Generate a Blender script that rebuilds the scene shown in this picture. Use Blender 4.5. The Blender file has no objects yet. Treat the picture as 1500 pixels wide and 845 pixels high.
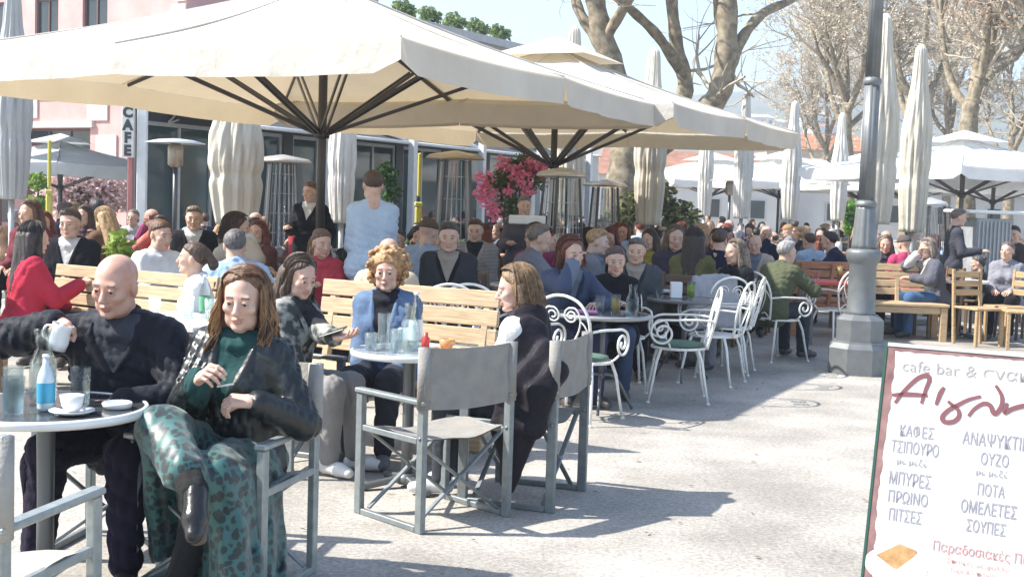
import bpy, bmesh, math, random
import numpy as np
from mathutils import Vector, Matrix
R_ = math.radians
random.seed(7)
rng = np.random.default_rng(7)
scene = bpy.context.scene
col = scene.collection

# ------------------------------------------------------------------ camera
F_PX, W_PX, H_PX = 1850.0, 1500.0, 845.0      # focal length and picture size in photograph pixels
CAM_H = 1.53
PITCH = math.atan(125.5 / F_PX)
ROLL = 0.033
fwd = Vector((0, math.cos(PITCH), -math.sin(PITCH)))
up0 = Vector((0, math.sin(PITCH), math.cos(PITCH)))
rt0 = Vector((1, 0, 0))
cam_r = rt0 * math.cos(ROLL) + up0 * math.sin(ROLL)
cam_u = -rt0 * math.sin(ROLL) + up0 * math.cos(ROLL)
cam_d = bpy.data.cameras.new('camera')
cam = bpy.data.objects.new('camera', cam_d)
col.objects.link(cam)
cam_d.sensor_width = 36.0
cam_d.lens = 36.0 * F_PX / W_PX
cam_d.clip_start = 0.05
cam_d.clip_end = 6000
mw = Matrix((cam_r, cam_u, -fwd)).transposed().to_4x4()
mw.translation = Vector((0, 0, CAM_H))
cam.matrix_world = mw
scene.camera = cam

# ------------------------------------------------------------------ sky and sun
SUN_EL = 47.2
sun_to = Vector((-0.997, -0.075, 0)).normalized() * math.cos(R_(SUN_EL)) + Vector((0, 0, math.sin(R_(SUN_EL))))
world = bpy.data.worlds.new('World')
scene.world = world
world.use_nodes = True
wn = world.node_tree.nodes
wl = world.node_tree.links
sky = wn.new('ShaderNodeTexSky')
sky.sky_type = 'NISHITA'
sky.sun_disc = False
sky.sun_elevation = R_(SUN_EL)
sky.sun_rotation = math.atan2(sun_to.x, sun_to.y)
sky.altitude = 450
sky.air_density = 1.0
sky.dust_density = 1.3
sky.ozone_density = 1.0
wl.new(sky.outputs[0], wn['Background'].inputs[0])
wn['Background'].inputs[1].default_value = 0.14
sun_d = bpy.data.lights.new('sun', 'SUN')
sun_d.energy = 5.0
sun_d.angle = R_(0.8)
sun_d.color = (1.0, 0.955, 0.88)
sun = bpy.data.objects.new('sun', sun_d)
col.objects.link(sun)
sun.rotation_euler = (-sun_to).to_track_quat('-Z', 'Y').to_euler()
sun.location = (-20, -5, 30)
vs = scene.view_settings
vs.view_transform = 'Standard'
vs.look = 'None'
vs.exposure = 1.2
vs.gamma = 1.0
scene.cycles.use_denoising = True
scene.cycles.max_bounces = 8
scene.cycles.transparent_max_bounces = 12
scene.cycles.caustics_reflective = False
scene.cycles.caustics_refractive = False

# ------------------------------------------------------------------ picture point -> world point (photograph pixels)
def ray(px, py):
    return fwd + cam_r * ((px - W_PX / 2) / F_PX) + cam_u * ((H_PX / 2 - py) / F_PX)
def on_z(px, py, z=0.0):
    d = ray(px, py)
    return Vector((0, 0, CAM_H)) + d * ((z - CAM_H) / d.z)
def at_d(px, py, D):
    d = ray(px, py)
    return Vector((0, 0, CAM_H)) + d * (D / d.y)
def x_at(px, py, D):
    return at_d(px, py, D).x

# ------------------------------------------------------------------ materials
MATS = {}
def N(nt, kind, **kw):
    n = nt.nodes.new(kind)
    for k, v in kw.items():
        if k == 'op': n.operation = v
        elif k == 'blend': n.blend_type = v
        else: n.inputs[k].default_value = v
    return n
def mat(name, c, rough=0.7, metal=0.0, var=0.12, nscale=14.0, bump=0.0, bscale=60.0, c2=None, thr=None, coat=0.0,
        trans=0.0, sheen=0.0, spec=0.5, translucent=0.0, detail=4.0, bdist=0.01):
    if name in MATS: return MATS[name]
    m = bpy.data.materials.new(name)
    MATS[name] = m
    m.use_nodes = True
    nt = m.node_tree
    L = nt.links
    b = nt.nodes['Principled BSDF']
    b.inputs['Roughness'].default_value = rough
    b.inputs['Metallic'].default_value = metal
    b.inputs['Coat Weight'].default_value = coat
    b.inputs['Transmission Weight'].default_value = trans
    b.inputs['Sheen Weight'].default_value = sheen
    b.inputs['Specular IOR Level'].default_value = spec
    tc = N(nt, 'ShaderNodeTexCoord')
    no = N(nt, 'ShaderNodeTexNoise', Scale=nscale, Detail=detail)
    L.new(tc.outputs['Object'], no.inputs['Vector'])
    ramp = N(nt, 'ShaderNodeValToRGB')
    e = ramp.color_ramp.elements
    if c2 is None:
        lo = tuple(max(0, x * (1 - var)) for x in c); hi = tuple(min(1, x * (1 + var)) for x in c)
    else:
        lo, hi = c, c2
    p0, p1 = thr if thr else (0.3, 0.7)
    e[0].position = p0; e[1].position = p1
    e[0].color = (*lo, 1); e[1].color = (*hi, 1)
    L.new(no.outputs['Fac'], ramp.inputs['Fac'])
    L.new(ramp.outputs['Color'], b.inputs['Base Color'])
    if bump > 0:
        bn = N(nt, 'ShaderNodeTexNoise', Scale=bscale, Detail=5.0)
        L.new(tc.outputs['Object'], bn.inputs['Vector'])
        bp = N(nt, 'ShaderNodeBump', Strength=bump, Distance=bdist)
        L.new(bn.outputs['Fac'], bp.inputs['Height'])
        L.new(bp.outputs['Normal'], b.inputs['Normal'])
    if translucent > 0:
        tr = N(nt, 'ShaderNodeBsdfTranslucent')
        L.new(ramp.outputs['Color'], tr.inputs['Color'])
        mx = N(nt, 'ShaderNodeMixShader', Fac=translucent)
        L.new(b.outputs[0], mx.inputs[1]); L.new(tr.outputs[0], mx.inputs[2])
        L.new(mx.outputs[0], nt.nodes['Material Output'].inputs['Surface'])
    return m
def cname(c): return '_'.join('%03d' % round(x * 999) for x in c)
def cloth(c, rough=0.85):
    return mat('fabric_' + cname(c), c, rough, var=0.10, nscale=7, bump=0.45, bscale=30, sheen=0.03, bdist=0.014, spec=.10)
def striped(c, c2, sc=70.0):
    k = 'striped_%s_%s' % (cname(c), cname(c2))
    if k in MATS: return MATS[k]
    m = mat(k, c, .85, bump=.3, bscale=30)
    nt = m.node_tree; b = nt.nodes['Principled BSDF']
    tc = [n for n in nt.nodes if n.type == 'TEX_COORD'][0]
    wv = N(nt, 'ShaderNodeTexWave', Scale=sc / 6.28, Distortion=1.2); wv.bands_direction = 'Z'
    nt.links.new(tc.outputs['Object'], wv.inputs['Vector'])
    r = N(nt, 'ShaderNodeValToRGB'); e = r.color_ramp.elements
    e[0].position = .45; e[0].color = (*c, 1); e[1].position = .55; e[1].color = (*c2, 1)
    nt.links.new(wv.outputs['Fac'], r.inputs['Fac']); nt.links.new(r.outputs[0], b.inputs['Base Color'])
    return m
def hairmat(c):
    return mat('hair_' + cname(c), tuple(x * 0.6 for x in c), 0.5, c2=tuple(min(1, x * 1.5) for x in c), nscale=45, bump=0.5, bscale=120)
def skinmat(c=(0.50, 0.29, 0.20)):
    k = 'skin_' + cname(c)
    if k in MATS: return MATS[k]
    m = mat(k, (c[0] * .92, c[1] * .80, c[2] * .76), 0.48, c2=(min(1, c[0] * 1.04), c[1] * 1.1, c[2] * 1.12), nscale=26, bump=0.10, bscale=190, detail=6, bdist=.004)
    b = m.node_tree.nodes['Principled BSDF']
    b.inputs['Subsurface Weight'].default_value = .12; b.inputs['Subsurface Radius'].default_value = (.010, .004, .002); b.inputs['Subsurface Scale'].default_value = .6
    return m
def plain(c, rough=0.6, metal=0.0):
    return mat('paint_%s_%02d_%d' % (cname(c), int(rough * 99), int(metal)), c, rough, metal, var=0.07, nscale=7)

# ------------------------------------------------------------------ objects
def link(name, me, parent=None):
    o = bpy.data.objects.new(name, me)
    col.objects.link(o)
    if parent is not None: o.parent = parent
    return o
def tag(o, label=None, cat=None, group=None, kind=None):
    if label: o['label'] = label
    if cat: o['category'] = cat
    if group: o['group'] = group
    if kind: o['kind'] = kind
    return o
def empty(name, loc=(0, 0, 0), rz=0.0, label=None, cat=None, group=None):
    o = bpy.data.objects.new(name, None)
    o.empty_display_size = 0.2
    col.objects.link(o)
    o.location = loc; o.rotation_euler = (0, 0, rz)
    return tag(o, label, cat, group)
def copy_thing(root, loc, rz, label=None, group=None, scale=None):
    r = root.copy(); col.objects.link(r)
    r.location = loc; r.rotation_euler = (0, 0, rz)
    if scale is not None: r.scale = (scale,) * 3 if not hasattr(scale, '__len__') else scale
    if label: r['label'] = label
    if group: r['group'] = group
    for ch in CHILD.get(root.name, ()):
        c = ch.copy(); col.objects.link(c); c.parent = r
        CHILD.setdefault(r.name, []).append(c)
        for g in CHILD.get(ch.name, ()):
            d = g.copy(); col.objects.link(d); d.parent = c
            CHILD.setdefault(c.name, []).append(d)
    return r
CHILD = {}

class MB:
    """collects quads and builds one mesh"""
    def __init__(s): s.v = []; s.f = []; s.mi = []; s.sm = []
    def add(s, vs_, fs, mi=0, smooth=False):
        o = len(s.v)
        s.v.extend([tuple(p) for p in vs_])
        s.f.extend([tuple(i + o for i in f) for f in fs])
        s.mi.extend([mi] * len(fs)); s.sm.extend([smooth] * len(fs))
    def box(s, c, d, rz=0.0, mi=0, bev=0.0, mtx=None):
        """chamfered box with centre c, size d"""
        M = mtx if mtx is not None else Matrix.Translation(Vector(c)) @ Matrix.Rotation(rz, 4, 'Z')
        hx, hy, hz = d[0] / 2, d[1] / 2, d[2] / 2
        b = min(bev, hx * .9, hy * .9, hz * .9)
        if b <= 0:
            vv = [M @ Vector((x * hx, y * hy, z * hz)) for z in (-1, 1) for y in (-1, 1) for x in (-1, 1)]
            s.add(vv, [(0, 2, 3, 1), (4, 5, 7, 6), (0, 1, 5, 4), (2, 6, 7, 3), (0, 4, 6, 2), (1, 3, 7, 5)], mi)
            return
        bm = bmesh.new()
        bmesh.ops.create_cube(bm, size=1.0)
        for v in bm.verts: v.co = Vector((v.co.x * d[0], v.co.y * d[1], v.co.z * d[2]))
        bmesh.ops.bevel(bm, geom=bm.edges[:], offset=b, segments=1, affect='EDGES')
        bm.verts.ensure_lookup_table()
        s.add([M @ v.co for v in bm.verts], [[v.index for v in f.verts] for f in bm.faces], mi)
        bm.free()
    def bar(s, a, b, w, h, mi=0, upv=(0, 0, 1), bev=0.0):
        """rectangular bar from a to b, w across, h along upv"""
        a = Vector(a); b = Vector(b)
        y = (b - a); ln = y.length; y.normalize()
        z = Vector(upv); x = y.cross(z)
        if x.length < 1e-4: x = y.cross(Vector((1, 0, 0)))
        x.normalize(); z = x.cross(y)
        M = Matrix((x, y, z)).transposed().to_4x4(); M.translation = (a + b) / 2
        s.box(None, (w, ln, h), mi=mi, bev=bev, mtx=M)
    def tube(s, pts, r, n=8, mi=0, cap=True, closed=False):
        pts = [Vector(p) for p in pts]
        m = len(pts)
        rr = r if hasattr(r, '__len__') else [r] * m
        vv = []; ff = []
        prev = None
        for i, p in enumerate(pts):
            if closed: t = pts[(i + 1) % m] - pts[i - 1]
            else: t = pts[min(i + 1, m - 1)] - pts[max(i - 1, 0)]
            if t.length < 1e-9: t = Vector((0, 0, 1))
            t.normalize()
            if prev is None:
                ref = Vector((0, 0, 1)) if abs(t.z) < 0.9 else Vector((1, 0, 0))
                u = t.cross(ref).normalized()
            else:
                u = prev - t * prev.dot(t)
                if u.length < 1e-6: u = t.cross(Vector((0, 0, 1)))
                u.normalize()
            prev = u
            w = t.cross(u)
            for k in range(n):
                a = 2 * math.pi * k / n
                vv.append(p + (u * math.cos(a) + w * math.sin(a)) * rr[i])
        for i in range(m if closed else m - 1):
            j = (i + 1) % m
            for k in range(n):
                q = (k + 1) % n
                ff.append((i * n + k, i * n + q, j * n + q, j * n + k))
        if cap and not closed:
            ff.append(tuple(range(n - 1, -1, -1)))
            ff.append(tuple((m - 1) * n + k for k in range(n)))
        s.add(vv, ff, mi, True)
    def lathe(s, prof, n=24, c=(0, 0, 0), mi=0, smooth=True, rfun=None, capb=True, capt=True):
        vv = []; ff = []
        for i, (r, z) in enumerate(prof):
            for k in range(n):
                a = 2 * math.pi * k / n
                q = r if rfun is None else rfun(r, z, a)
                vv.append((c[0] + q * math.cos(a), c[1] + q * math.sin(a), c[2] + z))
        m = len(prof)
        for i in range(m - 1):
            for k in range(n):
                q = (k + 1) % n
                ff.append((i * n + k, i * n + q, (i + 1) * n + q, (i + 1) * n + k))
        if capb: ff.append(tuple(range(n - 1, -1, -1)))
        if capt: ff.append(tuple((m - 1) * n + k for k in range(n)))
        s.add(vv, ff, mi, smooth)
    def ell(s, c, r, n=12, m=8, mi=0):
        pr = []
        for i in range(m + 1):
            t = math.pi * i / m
            pr.append((max(1e-4, math.sin(t)), -math.cos(t)))
        vv = []; ff = []
        for (q, z) in pr:
            for k in range(n):
                a = 2 * math.pi * k / n
                vv.append((c[0] + r[0] * q * math.cos(a), c[1] + r[1] * q * math.sin(a), c[2] + r[2] * z))
        for i in range(m):
            for k in range(n):
                q = (k + 1) % n
                ff.append((i * n + k, i * n + q, (i + 1) * n + q, (i + 1) * n + k))
        s.add(vv, ff, mi, True)
    def grid(s, P, mi=0, smooth=True, flip=False):
        """P[i][j] points"""
        a = len(P); b = len(P[0])
        vv = [p for row in P for p in row]
        ff = []
        for i in range(a - 1):
            for j in range(b - 1):
                q = (i * b + j, i * b + j + 1, (i + 1) * b + j + 1, (i + 1) * b + j)
                ff.append(q[::-1] if flip else q)
        s.add(vv, ff, mi, smooth)
    def mesh(s, name, mats):
        me = bpy.data.meshes.new(name)
        me.from_pydata(s.v, [], s.f)
        for m in (mats if isinstance(mats, (list, tuple)) else [mats]): me.materials.append(m)
        me.polygons.foreach_set('material_index', s.mi)
        me.polygons.foreach_set('use_smooth', s.sm)
        me.update()
        return me
    def build(s, name, mats, parent=None):
        o = link(name, s.mesh(name, mats), parent)
        if parent is not None: CHILD.setdefault(parent.name, []).append(o)
        return o
def spline(pts, n=8):
    """Catmull-Rom through pts"""
    P = [Vector(p) for p in pts]
    P = [P[0] * 2 - P[1]] + P + [P[-1] * 2 - P[-2]]
    out = []
    for i in range(1, len(P) - 2):
        for k in range(n):
            t = k / n
            a, b, c, d = P[i - 1], P[i], P[i + 1], P[i + 2]
            out.append(0.5 * ((2 * b) + (c - a) * t + (2 * a - 5 * b + 4 * c - d) * t * t + (3 * b - a - 3 * c + d) * t ** 3))
    out.append(P[-2])
    return out
# ------------------------------------------------------------------ smooth bodies: distance field -> one continuous surface
def A3(v): return np.array(v, dtype=np.float32)
class Field:
    def __init__(s): s.p = []
    def cone(s, a, b, ra, rb, k=0.03, m=0, sub=False):
        a = A3(a); b = A3(b); r = max(ra, rb)
        s.p.append(('c', (a, b, ra, rb), np.minimum(a, b) - r, np.maximum(a, b) + r, k, m, sub)); return s
    def ell(s, c, r, k=0.03, m=0, sub=False):
        c = A3(c); r = A3(r)
        s.p.append(('e', (c, r), c - r, c + r, k, m, sub)); return s
    def grow(s, g):
        q = Field()
        for t, d, lo, hi, k, m, sub in s.p:
            if t == 'c': q.cone(d[0], d[1], d[2] + g, d[3] + g, k, m, sub)
            else: q.ell(d[0], d[1] + g, k, m, sub)
        return q
    def surf(s, vox, noise=None, cut=None):
        lo = np.min([p[2] for p in s.p if not p[6]], axis=0) - 4 * vox
        hi = np.max([p[3] for p in s.p if not p[6]], axis=0) + 4 * vox
        n = np.ceil((hi - lo) / vox).astype(int) + 1
        ax = [lo[i] + vox * np.arange(n[i], dtype=np.float32) for i in range(3)]
        Fd = np.full(n, 0.5, np.float32)
        Md = np.zeros(n, np.int16)
        Bd = np.full(n, 9.0, np.float32)
        for t, d, plo, phi, k, m, sub in s.p:
            mg = k + 3 * vox
            i0 = np.clip(np.floor((plo - mg - lo) / vox).astype(int), 0, n - 1)
            i1 = np.clip(np.ceil((phi + mg - lo) / vox).astype(int) + 1, 1, n)
            if np.any(i1 <= i0): continue
            sl = tuple(slice(i0[j], i1[j]) for j in range(3))
            X = ax[0][sl[0]][:, None, None]; Y = ax[1][sl[1]][None, :, None]; Z = ax[2][sl[2]][None, None, :]
            if t == 'c':
                a, b, ra, rb = d
                ab = b - a; l2 = float(ab @ ab) + 1e-12
                h = np.clip(((X - a[0]) * ab[0] + (Y - a[1]) * ab[1] + (Z - a[2]) * ab[2]) / l2, 0, 1)
                D = np.sqrt((X - a[0] - ab[0] * h) ** 2 + (Y - a[1] - ab[1] * h) ** 2 + (Z - a[2] - ab[2] * h) ** 2) - (ra + (rb - ra) * h)
            else:
                c, r = d
                k0 = np.sqrt(((X - c[0]) / r[0]) ** 2 + ((Y - c[1]) / r[1]) ** 2 + ((Z - c[2]) / r[2]) ** 2)
                k1 = np.sqrt(((X - c[0]) / r[0] ** 2) ** 2 + ((Y - c[1]) / r[1] ** 2) ** 2 + ((Z - c[2]) / r[2] ** 2) ** 2)
                D = k0 * (k0 - 1) / np.maximum(k1, 1e-6)
            f = Fd[sl]
            if sub:
                h = np.clip(0.5 - 0.5 * (f + D) / k, 0, 1)
                Fd[sl] = f * (1 - h) - D * h + k * h * (1 - h)
            else:
                h = np.clip(0.5 + 0.5 * (f - D) / k, 0, 1)
                Fd[sl] = f * (1 - h) + D * h - k * h * (1 - h)
                bb = Bd[sl]; w = D < bb
                bb[w] = D[w]; Bd[sl] = bb
                mm = Md[sl]; mm[w] = m; Md[sl] = mm
        G = (ax[0][:, None, None], ax[1][None, :, None], ax[2][None, None, :])
        if noise is not None: Fd = Fd + noise(*G).astype(np.float32)
        if cut is not None: Fd = np.maximum(Fd, cut(*G).astype(np.float32))
        return nets(Fd, Md, lo, vox)
def nets(F, M, lo, vox):
    S = F < 0
    c = np.zeros(tuple(x - 1 for x in F.shape), np.int8)
    offs = [(i, j, k) for i in (0, 1) for j in (0, 1) for k in (0, 1)]
    nx, ny, nz = c.shape
    for o in offs: c += S[o[0]:o[0] + nx, o[1]:o[1] + ny, o[2]:o[2] + nz]
    I = np.argwhere((c > 0) & (c < 8))
    idx = np.full(c.shape, -1, np.int64)
    idx[I[:, 0], I[:, 1], I[:, 2]] = np.arange(len(I))
    acc = np.zeros((len(I), 3)); cnt = np.zeros(len(I))
    for a in range(len(offs)):
        for b in range(a + 1, len(offs)):
            oa, ob = offs[a], offs[b]
            if sum(abs(p - q) for p, q in zip(oa, ob)) != 1: continue
            fa = F[I[:, 0] + oa[0], I[:, 1] + oa[1], I[:, 2] + oa[2]]
            fb = F[I[:, 0] + ob[0], I[:, 1] + ob[1], I[:, 2] + ob[2]]
            w = (fa < 0) != (fb < 0)
            t = np.where(w, fa / np.where(w, fa - fb, 1), 0)
            p = np.array(oa)[None] + t[:, None] * (np.array(ob) - np.array(oa))[None]
            acc[w] += p[w]; cnt[w] += 1
    V = (I + acc / np.maximum(cnt, 1)[:, None]) * vox + lo[None]
    mat_v = M[I[:, 0], I[:, 1], I[:, 2]]
    Q = []
    for axn in range(3):
        sl0 = [slice(None)] * 3; sl1 = [slice(None)] * 3
        sl0[axn] = slice(0, -1); sl1[axn] = slice(1, None)
        a = S[tuple(sl0)]; b = S[tuple(sl1)]
        e = np.argwhere(a != b)
        u, v = (axn + 1) % 3, (axn + 2) % 3
        lim = F.shape
        e = e[(e[:, u] > 0) & (e[:, v] > 0) & (e[:, u] < lim[u] - 1) & (e[:, v] < lim[v] - 1)]
        def cell(du, dv):
            q = e.copy(); q[:, u] += du; q[:, v] += dv
            return idx[q[:, 0], q[:, 1], q[:, 2]]
        q = np.stack([cell(-1, -1), cell(0, -1), cell(0, 0), cell(-1, 0)], 1)
        inside = a[e[:, 0], e[:, 1], e[:, 2]]
        q[~inside] = q[~inside][:, ::-1]
        Q.append(q)
    Q = np.concatenate(Q)
    Q = Q[(Q >= 0).all(1)]
    return V, Q, mat_v[Q[:, 0]]
def xform(V, M):
    m = np.array(M)
    return V @ m[:3, :3].T + m[:3, 3]
def np_mesh(name, pieces, mats, smooth=True):
    """pieces: list of (V, quads, face materials)"""
    off = 0; VV = []; QQ = []; MM = []
    for V, Q, m in pieces:
        VV.append(V); QQ.append(Q + off); off += len(V)
        MM.append(np.broadcast_to(m, (len(Q),)))
    V = np.concatenate(VV); Q = np.concatenate(QQ); M = np.concatenate(MM)
    me = bpy.data.meshes.new(name)
    me.vertices.add(len(V)); me.vertices.foreach_set('co', V.astype(np.float32).ravel())
    me.loops.add(4 * len(Q)); me.loops.foreach_set('vertex_index', Q.astype(np.int32).ravel())
    me.polygons.add(len(Q))
    me.polygons.foreach_set('loop_start', np.arange(0, 4 * len(Q), 4, dtype=np.int32))
    me.polygons.foreach_set('loop_total', np.full(len(Q), 4, np.int32))
    for m in mats: me.materials.append(m)
    me.polygons.foreach_set('material_index', M.astype(np.int32))
    me.polygons.foreach_set('use_smooth', np.full(len(Q), smooth))
    me.update(calc_edges=True)
    me.validate()
    return me
def folds(amp, seed=0, fx=1.0):
    r = np.random.default_rng(seed)
    W = [(r.normal(size=3) * (28 + 14 * i) * np.array([1, 1, 0.7]) * fx, r.uniform(0, 6.28), amp / (1 + 0.5 * i)) for i in range(5)]
    def f(X, Y, Z):
        t = 0
        for w, ph, a in W:
            ph2 = w[0] * X + w[1] * Y + w[2] * Z + ph + 1.1 * np.sin(11 * X - 7 * Z + ph) + .9 * np.sin(9 * Y + 6 * Z)
            m = .5 + .5 * np.sin(8 * X + 7 * Y - 6 * Z + 2.1 * ph)
            t = t + a * (.75 - np.abs(np.sin(.5 * ph2)) ** .7 * 1.25) * m
        return t
    return f

def streaks(amp):
    """combed hair: grooves that run down from the parting"""
    def f(X, Y, Z):
        a = np.arctan2(X, -(Y + .02)); r = np.sqrt(X * X + (Y + .02) ** 2)
        w = np.clip(r / .05, 0, 1)
        return amp * w * (np.sin(17 * a + 3.0 * np.sin(14 * Z + 2 * a)) * .8 + np.sin(41 * a + 2.5 * np.sin(21 * Z)) * .6 + .5 * np.sin(73 * a - 16 * Z))
    return f
# ------------------------------------------------------------------ people
V3 = Vector
HEADS = {}
def head_piece(kind, vox):
    """head in its own frame: centre between the ears, facing +Y; slots skin, lips, eye white, iris, brow"""
    key = (kind, vox)
    if key in HEADS: return HEADS[key]
    m = kind == 'm'
    f = Field()
    f.ell((0, -.012, .035), (.075, .095, .083), .02)
    f.ell((0, .028, -.028), (.060 + .003 * m, .064, .082), .03)
    f.cone((-.033, .032, -.078), (.033, .032, -.078), .028 + .003 * m, .028 + .003 * m, .03)
    f.ell((0, .070, -.098), (.024 + .004 * m, .020, .016), .02)
    for s in (-1, 1):
        f.ell((s * .042, .062, -.022), (.022, .020, .018), .02)
        f.ell((s * .0745, -.010, -.008), (.010, .020, .031), .006)
        f.cone((s * .072, -.004, -.028), (s * .076, -.012, .016), .007, .009, .006)
    f.cone((-.038, .078, .023), (.038, .078, .023), .011 + .002 * m, .011 + .002 * m, .016)
    for s in (-1, 1): f.ell((s * .031, .100, .001), (.021, .018, .013), .010, 0, True)
    f.cone((0, .088, .008), (0, .110, -.030), .0085, .0120, .010)
    for s in (-1, 1): f.ell((s * .010, .100, -.035), (.008, .009, .007), .006)
    f.ell((0, .090, -.0605), (.023, .011, .0055), .006)
    f.ell((0, .088, -.0715), (.019, .011, .0062), .006)
    f.ell((0, .103, -.0660), (.022, .008, .0022), .003, 0, True)
    for s in (-1, 1): f.ell((s * .031, .0805, .001), (.0125, .0115, .0115), .002)
    for s in (-1, 1):
        f.cone((s * .019, .0925, .0085), (s * .031, .0945, .0105), .0030, .0036, .004); f.cone((s * .031, .0945, .0105), (s * .043, .0885, .0070), .0036, .0028, .004)
        f.cone((s * .021, .092, -.0075), (s * .041, .089, -.0080), .0030, .0030, .005)
    f.cone((0, -.022, -.05), (0, -.036, -.175), .050 + .006 * m, .054 + .008 * m, .03)
    V, Q, M = f.surf(vox)
    C = V[Q].mean(1)
    M = np.zeros(len(Q), int)
    x, y, z = np.abs(C[:, 0]), C[:, 1], C[:, 2]
    M[(y > .083) & (x < .023) & (z > -.0775) & (z < -.0555)] = 1
    eye = (np.abs(x - .031) < .0125) & (y > .078) & (np.abs(z - .0005) < .0047)
    if vox < .006: M[eye] = 2
    M[eye & (np.abs(x - .031) < .0060) & (np.abs(z - .0005) < (.0045 if vox < .006 else .0034))] = 3
    M[(y > .068) & (x > .014) & (x < .047) & (np.abs(z - .0255 + .06 * np.maximum(0, x - .035)) < .0038)] = 4
    HEADS[key] = (V, Q, M)
    return HEADS[key]
HANDS = {}
HPOSE = {'relax': (18, 25, 20, 0.2), 'grip': (55, 70, 40, 0.9), 'flat': (5, 8, 6, 0.1), 'pinch': (45, 40, 25, 1.0), 'fist': (75, 85, 50, 1.0)}
def hand_piece(pose, left, vox=.0042):
    """left hand: wrist at origin, fingers +Y, palm down, thumb towards +X; right is mirrored"""
    key = (pose, left, vox)
    if key in HANDS: return HANDS[key]
    c1, c2, c3, th = HPOSE[pose]
    f = Field()
    f.cone((0, -.022, 0), (0, .012, 0), .025, .027, .015)
    xs = (-.032, -.011, .011, .032)
    ln = (.060, .074, .080, .072)
    for i, (x, L) in enumerate(zip(xs, ln)):
        f.cone((x * .55, .005, 0), (x, .082 - abs(i - 2) * .003, 0), .0165, .0125, .012)
    for i, (x, L) in enumerate(zip(xs, ln)):
        p = np.array((x, .084 - abs(i - 2) * .003, 0.0)); a = 0
        sx = x * .10 / .03 * .12
        rs = (.0094, .0085, .0078, .0066) if i else (.0082, .0074, .0066, .0058)
        for j, (q, cc) in enumerate(zip((.45, .31, .24), (c1 + 4 * (2 - i), c2, c3))):
            a += R_(cc)
            d = np.array((sx * (1 if j == 0 else .3), math.cos(a), -math.sin(a)))
            e = p + d * L * q
            f.cone(p, e, rs[j], rs[j + 1], .0035)
            p = e
    t = th
    a = V3((.024, .022, -.008)); b = V3((.048 - .012 * t, .052, -.016 - .018 * t))
    c = V3((.060 - .034 * t, .080 + .004 * t, -.022 - .030 * t)); d = V3((.066 - .052 * t, .100 + .006 * t, -.028 - .032 * t))
    f.cone(a, b, .0155, .0125, .012); f.cone(b, c, .0120, .0100, .004); f.cone(c, d, .0098, .0075, .003)
    V, Q, M = f.surf(vox)
    if not left:
        V = V * np.array((-1, 1, 1)); Q = Q[:, ::-1]
    HANDS[key] = (V, Q, np.zeros(len(Q), int))
    return HANDS[key]
def ik(a, t, l1, l2, hint):
    a = V3(a); t = V3(t)
    d = t - a; L = min(d.length, (l1 + l2) * .999); d = d.normalized()
    t = a + d * L
    x = (l1 * l1 - l2 * l2 + L * L) / (2 * L)
    h = math.sqrt(max(0, l1 * l1 - x * x))
    hv = V3(hint); hv = hv - d * hv.dot(d)
    if hv.length < 1e-5: hv = V3((0, 0, 1)) - d * d.z
    return a + d * x + hv.normalized() * h, t
def frame(y, z):
    y = V3(y).normalized(); z = V3(z); x = y.cross(z)
    if x.length < 1e-5: x = y.cross(V3((1, 0, 0)))
    x.normalize(); z = x.cross(y)
    return Matrix((x, y, z)).transposed().to_4x4()
def rel(M, c, r=None):
    return M @ V3(c)

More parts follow.
